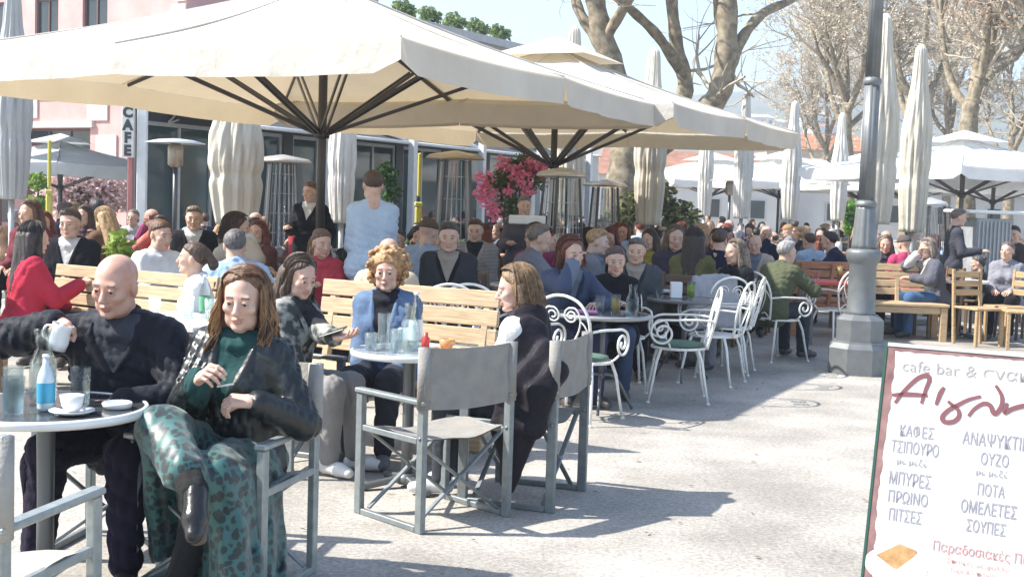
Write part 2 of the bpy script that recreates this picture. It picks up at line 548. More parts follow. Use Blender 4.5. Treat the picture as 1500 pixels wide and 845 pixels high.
HAIRS = {}
def hair_piece(kind, vox):
    key = (kind, vox)
    if key in HAIRS: return HAIRS[key]
    f = Field()
    r = np.random.default_rng(abs(hash(kind)) % 1000 if False else len(kind) * 17)
    cutf = lambda X, Y, Z: np.maximum(Y - .031 + .55 * np.clip(np.abs(X) - .036, 0, .05) - 1.12 * np.clip(Z - .031, -.07, .075) + .003 * np.sin(210 * X + 90 * Z), -.066 - Z + .45 * np.clip(-.03 - Y, -1, 0))
    amp = .0035
    if kind == 'short':
        f.ell((0, -.016, .037), (.0815, .102, .088), .02); f.ell((.012, .028, .098), (.056, .052, .026), .02)
    elif kind == 'fringe':
        f.ell((0, -.018, .020), (.081, .099, .080), .02)
        cutf = lambda X, Y, Z: np.maximum(np.maximum(Y + .012, -.05 - Z), Z - .052) + 0 * X
    elif kind == 'cap':
        f.ell((0, -.012, .045), (.086, .106, .088), .02); f.ell((0, .11, .052), (.062, .065, .010), .012)
        cutf = lambda X, Y, Z: np.maximum(.034 - Z + 0.15 * np.clip(Y, 0, 1), -1) + 0 * X
        amp = .001
    elif kind in ('long', 'wavy', 'straight'):
        f.ell((0, -.018, .040), (.087, .106, .092), .02)
        L = {'long': -.24, 'wavy': -.30, 'straight': -.36}[kind]
        for s in (-1, 1):
            f.cone((s * .076, .012, .03), (s * .084, -.004, -.09), .020, .024, .03)
            f.cone((s * .084, -.004, -.09), (s * .094, .012, L), .026, .020, .03)
            f.cone((s * .055, -.07, .0), (s * .075, -.095, L), .050, .042, .03)
        f.cone((0, -.085, .0), (0, -.115, L - .02), .060, .052, .03)
        cutf = lambda X, Y, Z: Y - .038 - 1.25 * np.clip(Z - .052, -.01, .075) + .62 * np.clip(.052 - np.abs(X + .012), 0, .05)
        amp = .006
    elif kind == 'bob':
        f.ell((0, -.018, .035), (.094, .110, .097), .02)
        for s in (-1, 1): f.cone((s * .080, -.01, .01), (s * .088, -.010, -.085), .030, .034, .03)
        f.cone((0, -.075, 0), (0, -.085, -.10), .072, .064, .03)
        cutf = lambda X, Y, Z: Y - .036 - 1.15 * np.clip(Z - .045, -.01, .075) + .5 * np.clip(.05 - np.abs(X - .015), 0, .05)
        amp = .006
    elif kind == 'curly':
        f.ell((0, -.028, .040), (.110, .112, .106), .02)
        for i in range(260):
            a = r.uniform(0, 6.28); e = r.uniform(-1.0, 1.5)
            d = np.array((math.cos(a) * math.cos(e), math.sin(a) * math.cos(e), math.sin(e)))
            c = np.array((0, -.026, .020)) + d * np.array((.128, .120, .118)) + r.normal(size=3) * .009
            if c[1] > .045 + 0.6 * max(0, c[2] - .05): continue
            f.ell(c, np.full(3, r.uniform(.009, .019)), .005)
        cutf = lambda X, Y, Z: np.maximum(Y - .050 - 1.3 * np.clip(Z - .03, -.01, .08), -1) + 0 * X
        amp = .004
    elif kind == 'bun':
        f.ell((0, -.015, .038), (.083, .103, .090), .02); f.ell((0, -.115, .06), (.045, .04, .042), .02)
        f.cone((0, -.08, -.02), (0, -.07, -.06), .05, .03, .02)
    elif kind == 'tail':
        f.ell((0, -.015, .038), (.083, .103, .090), .02)
        f.cone((0, -.105, .05), (0, -.155, -.02), .030, .034, .02); f.cone((0, -.155, -.02), (0, -.135, -.22), .034, .014, .02)
    base = folds(amp, 5, 2.6) if kind in ('curly', 'cap') else streaks(amp * (.62 if kind in ('short', 'bun', 'tail') else .36))
    if kind in ('cap', 'fringe'): nzf = base; ct = cutf
    else:                                             # hair thins out towards the hairline
        nzf = lambda X, Y, Z: base(X, Y, Z) + .55 * np.clip(cutf(X, Y, Z) + .022, 0, .05)
        ct = lambda X, Y, Z: cutf(X, Y, Z) - .004
    V, Q, M = f.surf(vox, nzf, ct)
    LL = {'long': -.25, 'wavy': -.34, 'straight': -.37, 'bob': -.105}.get(kind)
    if LL is not None:                                # fine strands over the mass of hair
        sb = MB(); n_ = 620 if vox < .006 else 300
        rs = .0019 if vox < .006 else .0030
        rx, ry, rz = ((.0935, .110, .0975) if kind != 'bob' else (.101, .116, .105))
        cy, cz = -.02, .037
        for i in range(n_):
            sx = r.choice((-1, 1)); y0 = r.uniform(-.10, .075); ph = r.uniform(0, 6.28) * .4 + round(y0 * 30) * 1.7 + sx
            back = r.random() < .45
            az = r.uniform(-1.25, 1.25)
            lift = r.uniform(-.002, .006); end = LL * r.uniform(.72, 1.06)
            pts = []
            for k in range(8):
                th = 1.62 * k / 7
                if back:
                    d = (math.sin(th) * math.sin(az), -math.sin(th) * math.cos(az), math.cos(th))
                    pts.append((d[0] * (rx + lift), cy + d[1] * (ry + lift), cz + d[2] * (rz + lift)))
                else:
                    w = min(1, th / 1.1); w = w * w * (3 - 2 * w)
                    y_ = y0 + (min(y0, .012) - y0) * w
                    q = math.sqrt(max(.05, 1 - (y_ / ry) ** 2))
                    pts.append((-.010 * (1 - w) + sx * (rx + lift) * math.sin(th) * q, cy + y_ + .012, cz + (rz + lift) * math.cos(th) * q))
            x1, y1, z1 = pts[-1]
            m_ = 7
            for k in range(1, m_ + 1):
                tt_ = k / m_
                amp_ = (.010 if kind in ('wavy', 'long') else .004) * tt_
                pts.append((x1 * (1 + .16 * tt_) + amp_ * math.sin(ph + 13 * tt_), y1 * (1 + .10 * tt_) + (0 if back else .02 * tt_) + amp_ * math.cos(ph + 13 * tt_), z1 + (end - z1) * tt_))
            sb.tube(pts, [rs * (1 - .5 * (k / 14)) for k in range(15)], 3, cap=False)
        V2 = np.array(sb.v); Q2 = np.array(sb.f)
        Q = np.concatenate([Q, Q2 + len(V)]); V = np.concatenate([V, V2])
    HAIRS[key] = (V, Q, 0)
    return HAIRS[key]

def person(loc, rz, label, P, group=None):
    """builds one person with clothes and hair as children; local frame faces +Y, ground at z = 0"""
    g = P.get
    vox = g('vox', .011)
    hv = g('hvox', .006)
    s = g('s', 0.97)
    fem = g('fem', False)
    stand = g('stand', False)
    hip = g('hip', .50 if not stand else .90)
    lean = R_(g('lean', 4)); side = R_(g('side', 0)); tw = R_(g('twist', 0))
    fat = g('fat', 0.0)
    H = V3((0, g('hipy', 0), hip))
    t = V3((math.sin(side), math.sin(lean) * math.cos(side), math.cos(lean) * math.cos(side)))
    xd = Matrix.Rotation(tw, 3, 'Z') @ V3((1, 0, 0)); xd = (xd - t * xd.dot(t)).normalized()
    fd = t.cross(xd)
    sw = g('sw', .142 if fem else .160)
    S = H + t * .445
    Nk = S + t * .060
    nl = math.sin(lean) * .6
    hy, hp, hr = g('head', (0, 5, 0))
    hc = Nk + V3((math.sin(side) * .08, nl * .13 + .024, .141 - abs(nl) * .02))
    HM = Matrix.Translation(hc) @ Matrix.Rotation(R_(hy), 4, 'Z') @ Matrix.Rotation(R_(-hp), 4, 'X') @ Matrix.Rotation(R_(hr), 4, 'Y')
    sh = {q: S + xd * (q * sw) - t * .012 for q in (1, -1)}
    hj = {q: H + V3((q * .088, 0, 0)) for q in (1, -1)}
    UA, FA, TH, SH = .285, .250, .425, .420
    hand = {}; elb = {}; kn = {}; an = {}
    for q, hk, ek, fk, kk in ((1, 'RH', 'RE', 'RF', 'RK'), (-1, 'LH', 'LE', 'LF', 'LK')):
        if stand: dh = V3((q * .23, .06, .86))
        else: dh = H + V3((q * .10, .34, .13))
        tgt = V3(g(hk, dh))
        elb[q], hand[q] = ik(sh[q], tgt, UA, FA, g(ek, (q * .32, -.6, -.7)))
        if stand: df = V3((q * .095, q * .03, .09))
        else: df = V3((q * .12, .44, .09))
        kn[q], an[q] = ik(hj[q], V3(g(fk, df)), TH, SH, g(kk, (q * .10, 1, .7) if not stand else (0, 1, 0)))
    # torso and limbs
    torso = Field()
    torso.cone(H - xd * .085, H + xd * .085, .108 + fat * .3, .108 + fat * .3, .05)
    c = H + t * .15 + fd * (.012 + fat * .8)
    torso.cone(c - xd * .058, c + xd * .058, .102 + fat, .102 + fat, .06)
    c = H + t * .29 + fd * .006
    torso.cone(c - xd * .078, c + xd * .078, .104 + fat * .4, .104 + fat * .4, .06)
    c = H + t * .385
    torso.cone(c - xd * (sw - .065), c + xd * (sw - .065), .080, .080, .05)
    for q in (1, -1):
        torso.cone(S + xd * q * .04 + t * .02, sh[q], .055, .053, .04)
        if fem: torso.ell(H + t * .31 + fd * .085 + xd * q * .065, (.058, .055, .055), .035)
    torso.cone(S - t * .02, hc + V3((0, -.02, -.05)), .062, .050, .03)
    arms = Field(); legs = Field()
    for q in (1, -1):
        arms.cone(sh[q], elb[q], .050, .040, .025)
        arms.cone(elb[q], hand[q], .041, .027, .02)
        legs.cone(hj[q], kn[q], .083, .057, .04)
        legs.cone(kn[q], an[q], .056, .034, .03)
        mid = kn[q].lerp(an[q], .3); bk = (an[q] - kn[q]).cross(V3((1, 0, 0))).normalized()
        if bk.y > 0: bk = -bk
        legs.ell(mid + bk * .02, (.05, .05, .09), .03)
    body = Field(); body.p = torso.grow(-.004).p + arms.grow(-.002).p + legs.grow(-.002).p
    feet = Field()
    ft = {}
    for q, k2 in ((1, 'RT'), (-1, 'LT')):
        d = V3(g(k2, (q * .25, 1, -.32))).normalized()
        heel = an[q] + V3((0, 0, -.045)) - d * .03
        toe = an[q] + d * .165
        ft[q] = (heel, toe, d)
        feet.cone(an[q], heel, .036, .034, .02)
        feet.cone(heel, an[q] + d * .09 + V3((0, 0, -.01)), .034, .036, .02)
        feet.cone(an[q] + d * .09 + V3((0, 0, -.01)), toe, .036, .026, .02)
    body.p += feet.grow(-.004).p
    sk = g('skin', (0.55, 0.35, 0.265))
    pieces = [body.surf(max(vox, .012))]
    pieces[0] = (pieces[0][0], pieces[0][1], 0)
    V, Q, M = head_piece('f' if fem else 'm', hv)
    pieces.append((xform(V, HM), Q, M))
    for q, pk, ok in ((1, 'Rpose', 'Rori'), (-1, 'Lpose', 'Lori')):
        fdir = (hand[q] - elb[q]).normalized()
        ori = g(ok)
        if ori is None: yv = fdir + V3((0, .1, 0)); zv = V3((q * .35, -.2, 1))
        else: yv, zv = ori
        M4 = Matrix.Translation(hand[q]) @ frame(yv, zv)
        V, Q, M = hand_piece(g(pk, 'relax'), q == -1, g('gvox', .0055))
        pieces.append((xform(V, M4), Q, M))
    hcol = g('hcol', (.05, .03, .02))
    mats = [skinmat(sk), plain((sk[0] * .82, sk[1] * .62, sk[2] * .62), .4), plain((.36, .32, .29), .3), plain((.02, .015, .012), .2), plain(tuple(x * .55 + y * .22 for x, y in zip(hcol, sk)), .7)]
    S4 = Matrix.Scale(s, 4)
    def fin(ps): return [(xform(v, S4), q, m) for v, q, m in ps]
    root = link('person', np_mesh('person', fin(pieces), mats))
    root.location = loc; root.rotation_euler = (0, 0, rz)
    tag(root, label, 'person', group)
    CHILD[root.name] = []
    def child(name, pcs, m, lab=None):
        o = link(name, np_mesh(name, fin(pcs), m if isinstance(m, list) else [m]), root)
        CHILD[root.name].append(o)
        if lab: o['label'] = lab
        return o
    sd = g('seed', 3)
    nz = folds(g('fold', .0045), sd, 1.9)
    # upper garment
    top = g('top')
    if top is not None:
        nm, m, gr = top
        f = Field()
        f.p = torso.grow(gr).p[:]
        f.p.pop()                                     # without the neck
        ln = g('hem', .02)
        for q in (1, -1):
            sl = g('sleeve', .95)
            if sl >= .5:
                f.cone(sh[q], elb[q], .052 + gr, .043 + gr, .03)
                e = elb[q].lerp(hand[q], (sl - .5) * 2)
                f.cone(elb[q], e, .044 + gr, .033 + gr, .02)
            else:
                f.cone(sh[q], sh[q].lerp(elb[q], sl * 2), .052 + gr, .048 + gr, .03)
        f.cone(H - xd * .09 - t * ln, H + xd * .09 - t * ln, .112 + gr, .112 + gr, .05)
        if g('collar', True):
            cc = Nk - t * .008 + fd * .012
            for i in range(10):
                a0, a1 = i * .628 + .2, (i + 1) * .628 + .2
                p = lambda a: cc + xd * (.068 * math.cos(a)) + fd * (.066 * math.sin(a)) - t * (.028 * math.sin(a))
                f.cone(p(a0), p(a1), .015 + gr * .3, .015 + gr * .3, .012)
        extra = g('topextra')
        if extra: extra(f, dict(H=H, S=S, t=t, xd=xd, fd=fd, sh=sh, elb=elb, hand=hand, Nk=Nk))
        V, Q, _ = f.surf(vox, nz)
        MI = 0; ml = m
        inner = g('inner')
        if inner is not None:                         # open front: the shirt below shows in a V
            C = V[Q].mean(1) - np.array(S); tt = np.array(t); ff = np.array(fd); xx = np.array(xd)
            hh = C @ tt; fr = C @ ff; ax_ = np.abs(C @ xx)
            dep = g('vdeep', .26)
            MI = ((fr > .02) & (hh > -dep) & (ax_ < .012 + .062 * np.clip((hh + dep) / dep, 0, 1.3))).astype(int)
            ml = [m, inner]
        tob = child(nm, [(V, Q, MI)], ml)
        if inner is not None:                         # lapels along both edges of the opening
            Vr = V - np.array(S); vh = Vr @ tt; vx = Vr @ xx; vf = Vr @ ff
            for q in (1, -1):
                E = []
                for i in range(15):
                    h_ = -dep + (dep + .07) * i / 14
                    x_ = q * (.010 + .062 * max(0, min(1.3, (h_ + dep) / dep)))
                    w = np.exp(-(((vx - x_) / .016) ** 2 + ((vh - h_) / .016) ** 2)) * (vf > 0) * (vf < .185)
                    E.append((x_, h_, float((w * vf).sum() / max(1e-6, w.sum()))))
                for _ in range(2): E = [E[0]] + [(E[i][0], E[i][1], (E[i - 1][2] + E[i][2] * 2 + E[i + 1][2]) / 4) for i in range(1, 14)] + [E[14]]
                lw = g('lapel', .034); rows = []
                for i, (x_, h_, f_) in enumerate(E):
                    b_ = lw * (.35 + .65 * math.sin(math.pi * min(1, .12 + i / 15)))
                    P0 = V3(S) + xd * (x_ - q * .010) + t * h_ + fd * (f_ + .002); P1 = V3(S) + xd * (x_ + q * b_ * .4) + t * h_ + fd * (f_ + .011); P2 = V3(S) + xd * (x_ + q * b_) + t * (h_ - .006) + fd * (f_ - .002)
                    rows.append([P0 * s, (P0.lerp(P1, .5) + fd * .004) * s, P1 * s, P2 * s])
                mb = MB(); mb.grid(rows, flip=q < 0); mb.v = [tuple(v) for v in mb.v]
                lo_ = link('lapel', mb.mesh('lapel', [m]), tob); CHILD.setdefault(tob.name, []).append(lo_)
    bot = g('bottom')
    if bot is not None:
        nm, m, gr = bot
        f = Field()
        f.cone(H - xd * .085, H + xd * .085, .108 + gr + fat * .3, .108 + gr + fat * .3, .05)
        for q in (1, -1):
            f.cone(hj[q], kn[q], .086 + gr, .060 + gr, .04)
            f.cone(kn[q], kn[q].lerp(an[q], g('leglen', .96)), .060 + gr, .044 + gr, .03)
        child(nm, [f.surf(vox, nz)[:2] + (0,)], m)
    sho = g('shoe')
    if sho is not None:
        for q in (1, -1):
            f = Field()
            heel, toe, d = ft[q]
            f.cone(an[q] + (kn[q] - an[q]).normalized() * g('boot', .0), heel, .040, .038, .015)
            f.cone(heel, an[q] + d * .09 + V3((0, 0, -.012)), .037, .040, .015)
            if g('boot', 0) > 0: f.cone(an[q], an[q] + d * .10, .043, .038, .02)
            f.cone(an[q] + d * .09 + V3((0, 0, -.012)), toe, .040, .030, .015)
            child('shoe', [f.surf(max(.007, vox * .8))[:2] + (0,)], sho)
    hr_ = g('hair')
    if hr_:
        V, Q, M = hair_piece(hr_, hv)
        child('hair' if hr_ != 'cap' else 'cap', [(xform(V, HM), Q, M)], hairmat(hcol) if hr_ != 'cap' else cloth(hcol))
    J = dict(H=H, S=S, t=t, xd=xd, fd=fd, sh=sh, elb=elb, hand=hand, kn=kn, an=an, HM=HM, hc=hc, Nk=Nk, s=s, child=child, ft=ft, hj=hj)
    return root, J
def setmat(o, m, i=0):
    o.material_slots[i].link = 'OBJECT'
    o.material_slots[i].material = m
def copy_person(proto, loc, rz, label, top=None, bottom=None, hcol=None, skin=None, s=1.0, group=None, inner=None):
    r = proto.copy(); col.objects.link(r)
    r.location = loc; r.rotation_euler = (0, 0, rz); r.scale = (s, s, s)
    r['label'] = label
    if group: r['group'] = group
    elif 'group' in r: del r['group']
    if skin:
        setmat(r, skinmat(skin)); setmat(r, plain((skin[0] * .85, skin[1] * .55, skin[2] * .55), .4), 1)
    CHILD[r.name] = []
    for ch in CHILD[proto.name]:
        base = ch.name.split('.')[0]
        c = ch.copy(); col.objects.link(c); c.parent = r
        CHILD[r.name].append(c)
        if base in ('trousers', 'skirt') and bottom: setmat(c, cloth(bottom))
        elif base == 'hair' and hcol: setmat(c, hairmat(hcol))
        elif base == 'cap' and hcol: setmat(c, cloth(hcol))
        elif base in ('shirt', 'jacket', 'coat', 'jumper') and top:
            rq = random.Random(r['label'])
            kf = rq.choice((.35, 1.9))
            setmat(c, cloth(top) if rq.random() > .22 else striped(top, tuple(min(.7, x * kf + .006) for x in top), rq.choice((140., 220., 320.))))
            if inner and len(c.material_slots) > 1: setmat(c, cloth(inner), 1)
            for gch in CHILD.get(ch.name, ()):
                d = gch.copy(); col.objects.link(d); d.parent = c; CHILD.setdefault(c.name, []).append(d); setmat(d, cloth(top))
    if hcol: setmat(r, plain(tuple(x * .55 + y * .22 for x, y in zip(hcol, skin or (.5, .3, .2))), .7), 4)
    return r
# ------------------------------------------------------------------ furniture builders
def director_chair(name, label, fc=(.20, .225, .23), cc=(.30, .285, .26), cat='chair', group=None):
    """folding chair, faces +Y, origin between its feet"""
    r = empty(name, label=label, cat=cat, group=group)
    fm = mat('chair_metal_' + cname(fc), fc, .42, .35, var=.15, nscale=30, bump=.05)
    cm = mat('chair_canvas_' + cname(cc), cc, .9, var=.12, nscale=12, bump=.4, bscale=90, translucent=.12)
    w, d = .27, .235
    for sx in (-1, 1):
        m = MB(); x = sx * w
        m.box((x, -d, .43), (.030, .048, .86), bev=.004)
        m.box((x, d, .295), (.030, .050, .59), bev=.004)
        m.box((x, 0, .0155), (.027, d * 2 - .051, .029), bev=.004)
        m.box((x, 0, .425), (.026, d * 2 - .051, .030), bev=.004)
        m.lathe([(.009, -.019), (.009, .019)], 10, (0, 0, 0))
        for i in range(len(m.v) - 20, len(m.v)):
            p = m.v[i]; m.v[i] = (x + p[2], -d + p[0], .44 + p[1])
        m.build('side_frame', fm, r)
        m = MB(); m.box((x, .0, .604), (.050, d * 2 + .06, .024), bev=.006); m.build('armrest', fm, r)
    for y in (-d + .05, d - .05):
        m = MB()
        m.bar((-w + .012, y - .009, .035), (w - .012, y - .009, .415), .012, .026, upv=(0, 1, 0), bev=.003)
        m.bar((w - .012, y + .009, .035), (-w + .012, y + .009, .415), .012, .026, upv=(0, 1, 0), bev=.003)
        m.lathe([(.012, -.02), (.012, .02)], 10)
        for i in range(len(m.v) - 20, len(m.v)):
            p = m.v[i]; m.v[i] = (p[0], y + p[2], .225 + p[1])
        m.build('cross_brace', fm, r)
    m = MB(); P = []; Q = []
    for i in range(13):
        u = -1 + 2 * i / 12
        sag = .035 * (1 - u * u)
        P.append([(u * (w + .006), -d + .045 + (2 * d - .09) * j / 6, .443 - sag - .006 * math.sin(j * 1.4 + i)) for j in range(7)])
        Q.append([(p[0], p[1], p[2] - .006) for p in P[-1]])
    m.grid(P, flip=True); m.grid(Q)
    m.build('seat', cm, r)
    m = MB(); P = []; Q = []
    for i in range(15):
        u = -1 + 2 * i / 14
        bow = -.035 * (1 - u * u)
        row = []; row2 = []
        for j in range(9):
            v = j / 8
            z = .575 + .285 * v + (.010 * (u * u - 1) if j in (0, 8) else 0)
            y = -d + bow - .019 * (abs(u) > .93) + .005 * math.sin(7 * v + 4 * u)
            row.append((u * (w + .017), y - .004, z)); row2.append((u * (w + .017), y + .004, z))
        P.append(row); Q.append(row2)
    m.grid(P); m.grid(Q, flip=True)
    edge = [[P[i][j], Q[i][j]] for i, j in [(i, 0) for i in range(15)] + [(14, j) for j in range(9)] + [(14 - i, 8) for i in range(15)] + [(0, 8 - j) for j in range(9)]]
    m.grid(edge, smooth=False)
    for sx in (-1, 1):
        m.tube([(sx * (w), -d - .001, .575), (sx * (w), -d - .001, .858)], [.031, .031], 12)
    m.build('backrest', cm, r)
    return r
def spiral(c, u, v, r0, r1, a0, a1, n=26):
    c = V3(c); u = V3(u); v = V3(v)
    return [c + (u * math.cos(a0 + (a1 - a0) * i / n) + v * math.sin(a0 + (a1 - a0) * i / n)) * (r0 + (r1 - r0) * i / n) for i in range(n + 1)]
def iron_chair(name, label, group=None, mc=(.78, .77, .72), cushion=True):
    """white wrought iron armchair, faces +Y"""
    r = empty(name, label=label, cat='chair', group=group)
    im = mat('white_iron', mc, .45, .0, var=.10, nscale=26, bump=.10, bscale=70)
    rw = .21
    m = MB()                                          # seat ring and lattice
    ring = [(rw * 1.08 * math.sin(a) * (1 if math.cos(a) > -.4 else .95), .01 + .215 * math.cos(a), .425) for a in [i * 2 * math.pi / 28 for i in range(28)]]
    m.tube(ring, .011, 6, closed=True)
    for i in range(-3, 4):
        x = i * .058; y = .2 * math.sqrt(max(0, 1 - (x / .225) ** 2))
        m.tube([(x, .01 - y, .425), (x, .01 + y, .425)], .005, 5)
        m.tube([(-y, .01 + x, .419), (y, .01 + x, .419)], .005, 5)
    m.build('seat', im, r)
    if cushion:
        m = MB()
        m.lathe([(.05, .434), (.185, .436), (.205, .447), (.200, .462), (.15, .470), (.01, .470)], 28, (0, .01, 0))
        m.build('cushion', cloth((.10, .16, .12)), r)
    for sx in (-1, 1):
        for sy in (-1, 1):
            m = MB()
            a = V3((sx * .17, .01 + sy * .145, .425)); b = V3((sx * (.225 + .01 * (sy > 0)), .01 + sy * .235, 0))
            m.tube([a, a.lerp(b, .25) + V3((sx * .012, sy * .012, 0)), a.lerp(b, .6) + V3((sx * .006, sy * .004, 0)), b], [.012, .012, .0105, .011], 8)
            m.lathe([(.016, 0), (.017, .008), (.011, .018)], 10, tuple(b))
            m.build('leg', im, r)
    def bk(x, z): return V3((x, -.205 - (z - .43) * .22, z))
    m = MB()
    out = [(-.15, .43), (-.185, .54), (-.215, .66), (-.205, .77), (-.15, .855), (-.07, .895), (0, .905), (.07, .895), (.15, .855), (.205, .77), (.215, .66), (.185, .54), (.15, .43)]
    m.tube(spline([bk(*p) for p in out], 6), .011, 8)
    m.build('back_frame', im, r)
    m = MB()                                          # heart with scrolls
    X = V3((1, 0, 0)); Zv = V3((0, -.22, 1)).normalized()
    for sx in (-1, 1):
        h = [(0, .50), (sx * .06, .56), (sx * .125, .66), (sx * .145, .75), (sx * .115, .815), (sx * .06, .82)]
        pts = spline([bk(*p) for p in h], 6)
        c = bk(sx * .073, .765)
        pts += spiral(c, X * sx, Zv, .056, .014, math.pi * .58, math.pi * .58 + math.pi * 3.1, 30)[1:]
        m.tube(pts, .0062, 6)
        m.tube(spline([bk(sx * .152, .44), bk(sx * .09, .50), bk(sx * .03, .485), bk(0, .50)], 6), .0055, 6)
        m.tube(spline([bk(sx * .205, .64), bk(sx * .175, .70), bk(sx * .145, .73)], 5), .0055, 6)
    m.tube([bk(0, .50), bk(0, .44)], .008, 6); m.tube([bk(-.15, .44), bk(.15, .44)], .009, 6)
    m.build('scrollwork', im, r)
    for sx in (-1, 1):
        m = MB()
        p = [bk(sx * .21, .655), V3((sx * .245, -.12, .665)), V3((sx * .262, .05, .660)), V3((sx * .262, .15, .655)), V3((sx * .262, .215, .628))]
        pts = spline(p, 6)
        c = V3((sx * .262, .150, .555))
        pts += spiral(c, V3((0, 1, 0)), V3((0, 0, 1)), .097, .018, .72, .72 - math.pi * 3.4, 44)[1:]
        m.tube(pts, .0095, 7)
        m.tube(spline([V3((sx * .262, .10, .475)), V3((sx * .235, .09, .445)), V3((sx * .205, .085, .425))], 5), .009, 6)
        m.build('arm', im, r)
    return r
def round_table(name, label, R=.36, topc=(.05, .055, .06), rimc=(.82, .82, .80), legc=(.14, .15, .155), H=.735, group=None, tripod=False, rough=.12):
    r = empty(name, label=label, cat='table', group=group)
    m = MB(); m.lathe([(R - .012, H - .013), (R - .012, H - .003)], 48, smooth=False)
    m.build('tabletop', mat('tabletop_' + cname(topc), topc, rough, var=.2, nscale=8), r)
    m = MB(); m.lathe([(R - .0118, H - .030), (R - .002, H - .032), (R + .004, H - .022), (R + .005, H - .008), (R - .001, H), (R - .0118, H), (R - .0118, H - .030)], 56, capb=False, capt=False)
    m.build('rim', plain(rimc, .35, .2), r)
    lm = plain(legc, .45, .5)
    if tripod:
        m = MB(); m.tube([(0, 0, .25), (0, 0, H - .013)], [.02, .02], 10); m.lathe([(.13, H - .022), (.13, H - .0135)], 20); m.build('pedestal', lm, r)
        for i in range(3):
            a = i * 2.094 + .4
            m = MB(); m.tube(spline([(0.01 * math.cos(a), .01 * math.sin(a), .28), (.12 * math.cos(a), .12 * math.sin(a), .25), (.22 * math.cos(a), .22 * math.sin(a), .10), (.27 * math.cos(a), .27 * math.sin(a), .012)], 5), .012, 7); m.build('leg', lm, r)
    else:
        m = MB(); m.lathe([(.032, .05), (.030, .40), (.034, H - .06), (.06, H - .03), (.10, H - .013)], 16); m.build('pedestal', lm, r)
        m = MB()
        for i in range(4):
            a = i * math.pi / 2 + .5
            m.bar((.02 * math.cos(a), .02 * math.sin(a), .052), (.27 * math.cos(a), .27 * math.sin(a), .018), .045, .03, bev=.006)
        m.lathe([(.05, .02), (.055, .04), (.045, .075)], 16)
        m.build('base', lm, r)
    return r
def square_table(name, label, sx=.7, sy=.7, topc=(.40, .27, .15), H=.735, group=None):
    r = empty(name, label=label, cat='table', group=group)
    m = MB(); m.box((0, 0, H - .015), (sx, sy, .03), bev=.005); m.build('tabletop', plain(topc, .4), r)
    for x in (-1, 1):
        for y in (-1, 1):
            m = MB(); m.box((x * (sx / 2 - .05), y * (sy / 2 - .05), (H - .032) / 2), (.05, .05, H - .034), bev=.005); m.build('leg', plain((.16, .15, .14), .5), r)
    return r
def wood_mat(c=(.49, .36, .22)):
    k = 'wood_' + cname(c)
    if k in MATS: return MATS[k]
    m = mat(k, tuple(x * .72 for x in c), .55, c2=tuple(min(1, x * 1.2) for x in c), nscale=5, bump=.15, bscale=30)
    nt = m.node_tree
    tc = [n for n in nt.nodes if n.type == 'TEX_COORD'][0]; no = [n for n in nt.nodes if n.type == 'TEX_NOISE'][0]
    mp = N(nt, 'ShaderNodeMapping'); mp.inputs['Scale'].default_value = (1.2, 9, 14)
    nt.links.new(tc.outputs['Object'], mp.inputs['Vector']); nt.links.new(mp.outputs[0], no.inputs['Vector'])
    return m
def bench(name, label, L=1.6, c=(.49, .36, .22), group=None, back=.92, arms=False):
    """slatted bench along X, faces +Y"""
    r = empty(name, label=label, cat='bench', group=group)
    w = wood_mat(c)
    m = MB()
    for j in range(4): m.box((0, -.16 + j * .128, .438), (L, .118, .035), bev=.006)
    m.build('seat', w, r)
    m = MB()
    n = 4; hgt = (back - .50) / n
    for j in range(n):
        z = .52 + hgt * (j + .5)
        m.box((0, -.255 - (z - .5) * .14, z), (L, .028, hgt - .014), bev=.005, mtx=Matrix.Translation(V3((0, -.255 - (z - .5) * .14, z))) @ Matrix.Rotation(.14, 4, 'X'))
    for x in (-L / 2 + .09, L / 2 - .09, 0):
        m.bar((x, -.225 - .0, .40), (x, -.275 - (back - .5) * .14, back - .01), .05, .045, upv=(0, 1, 0), bev=.005)
    m.build('backrest', w, r)
    for x in (-1, 1):
        for y in (-.19, .235):
            m = MB(); m.box((x * (L / 2 - .06), y, .209), (.085, .075, .418), bev=.006); m.build('leg', w, r)
        if arms:
            m = MB(); m.box((x * (L / 2 - .035), .0, .63), (.07, .46, .035), bev=.006); m.box((x * (L / 2 - .035), .2, .535), (.05, .05, .155), bev=.005); m.build('armrest', w, r)
    m = MB()
    m.box((0, .245, .375), (L - .21, .03, .08), bev=.004); m.box((0, -.195, .375), (L - .21, .03, .08), bev=.004)
    m.build('apron', w, r)
    return r
def cafe_chair(name, label, c=(.42, .27, .13), sc=None, group=None):
    """plain wooden cafe chair, faces +Y"""
    r = empty(name, label=label, cat='chair', group=group)
    w = wood_mat(c)
    m = MB(); m.box((0, .0, .445), (.42, .42, .03), bev=.008); m.build('seat', cloth(sc) if sc else w, r)
    m = MB()
    for z in (.62, .73, .84): m.box((0, -.205 - (z - .45) * .12, z), (.36, .022, .075), bev=.005)
    m.build('backrest', w, r)
    for x in (-1, 1):
        m = MB(); m.box((x * .18, .18, .214), (.038, .038, .428), bev=.004); m.build('leg', w, r)
        m = MB(); m.bar((x * .198, -.19, .0), (x * .198, -.20 - .47 * .12, .90), .036, .036, upv=(0, 1, 0), bev=.004); m.build('leg', w, r)
    return r
def canvas(c=(.80, .76, .66), tl=.32, tc=None):
    m = mat('canvas_' + cname(c), c, .85, var=.09, nscale=1.7, bump=.35, bscale=6, translucent=tl, bdist=.06, detail=7)
    if tc:
        t = [n for n in m.node_tree.nodes if n.type == 'BSDF_TRANSLUCENT'][0]
        for l in list(t.inputs['Color'].links): m.node_tree.links.remove(l)
        t.inputs['Color'].default_value = (*tc, 1)
    return m
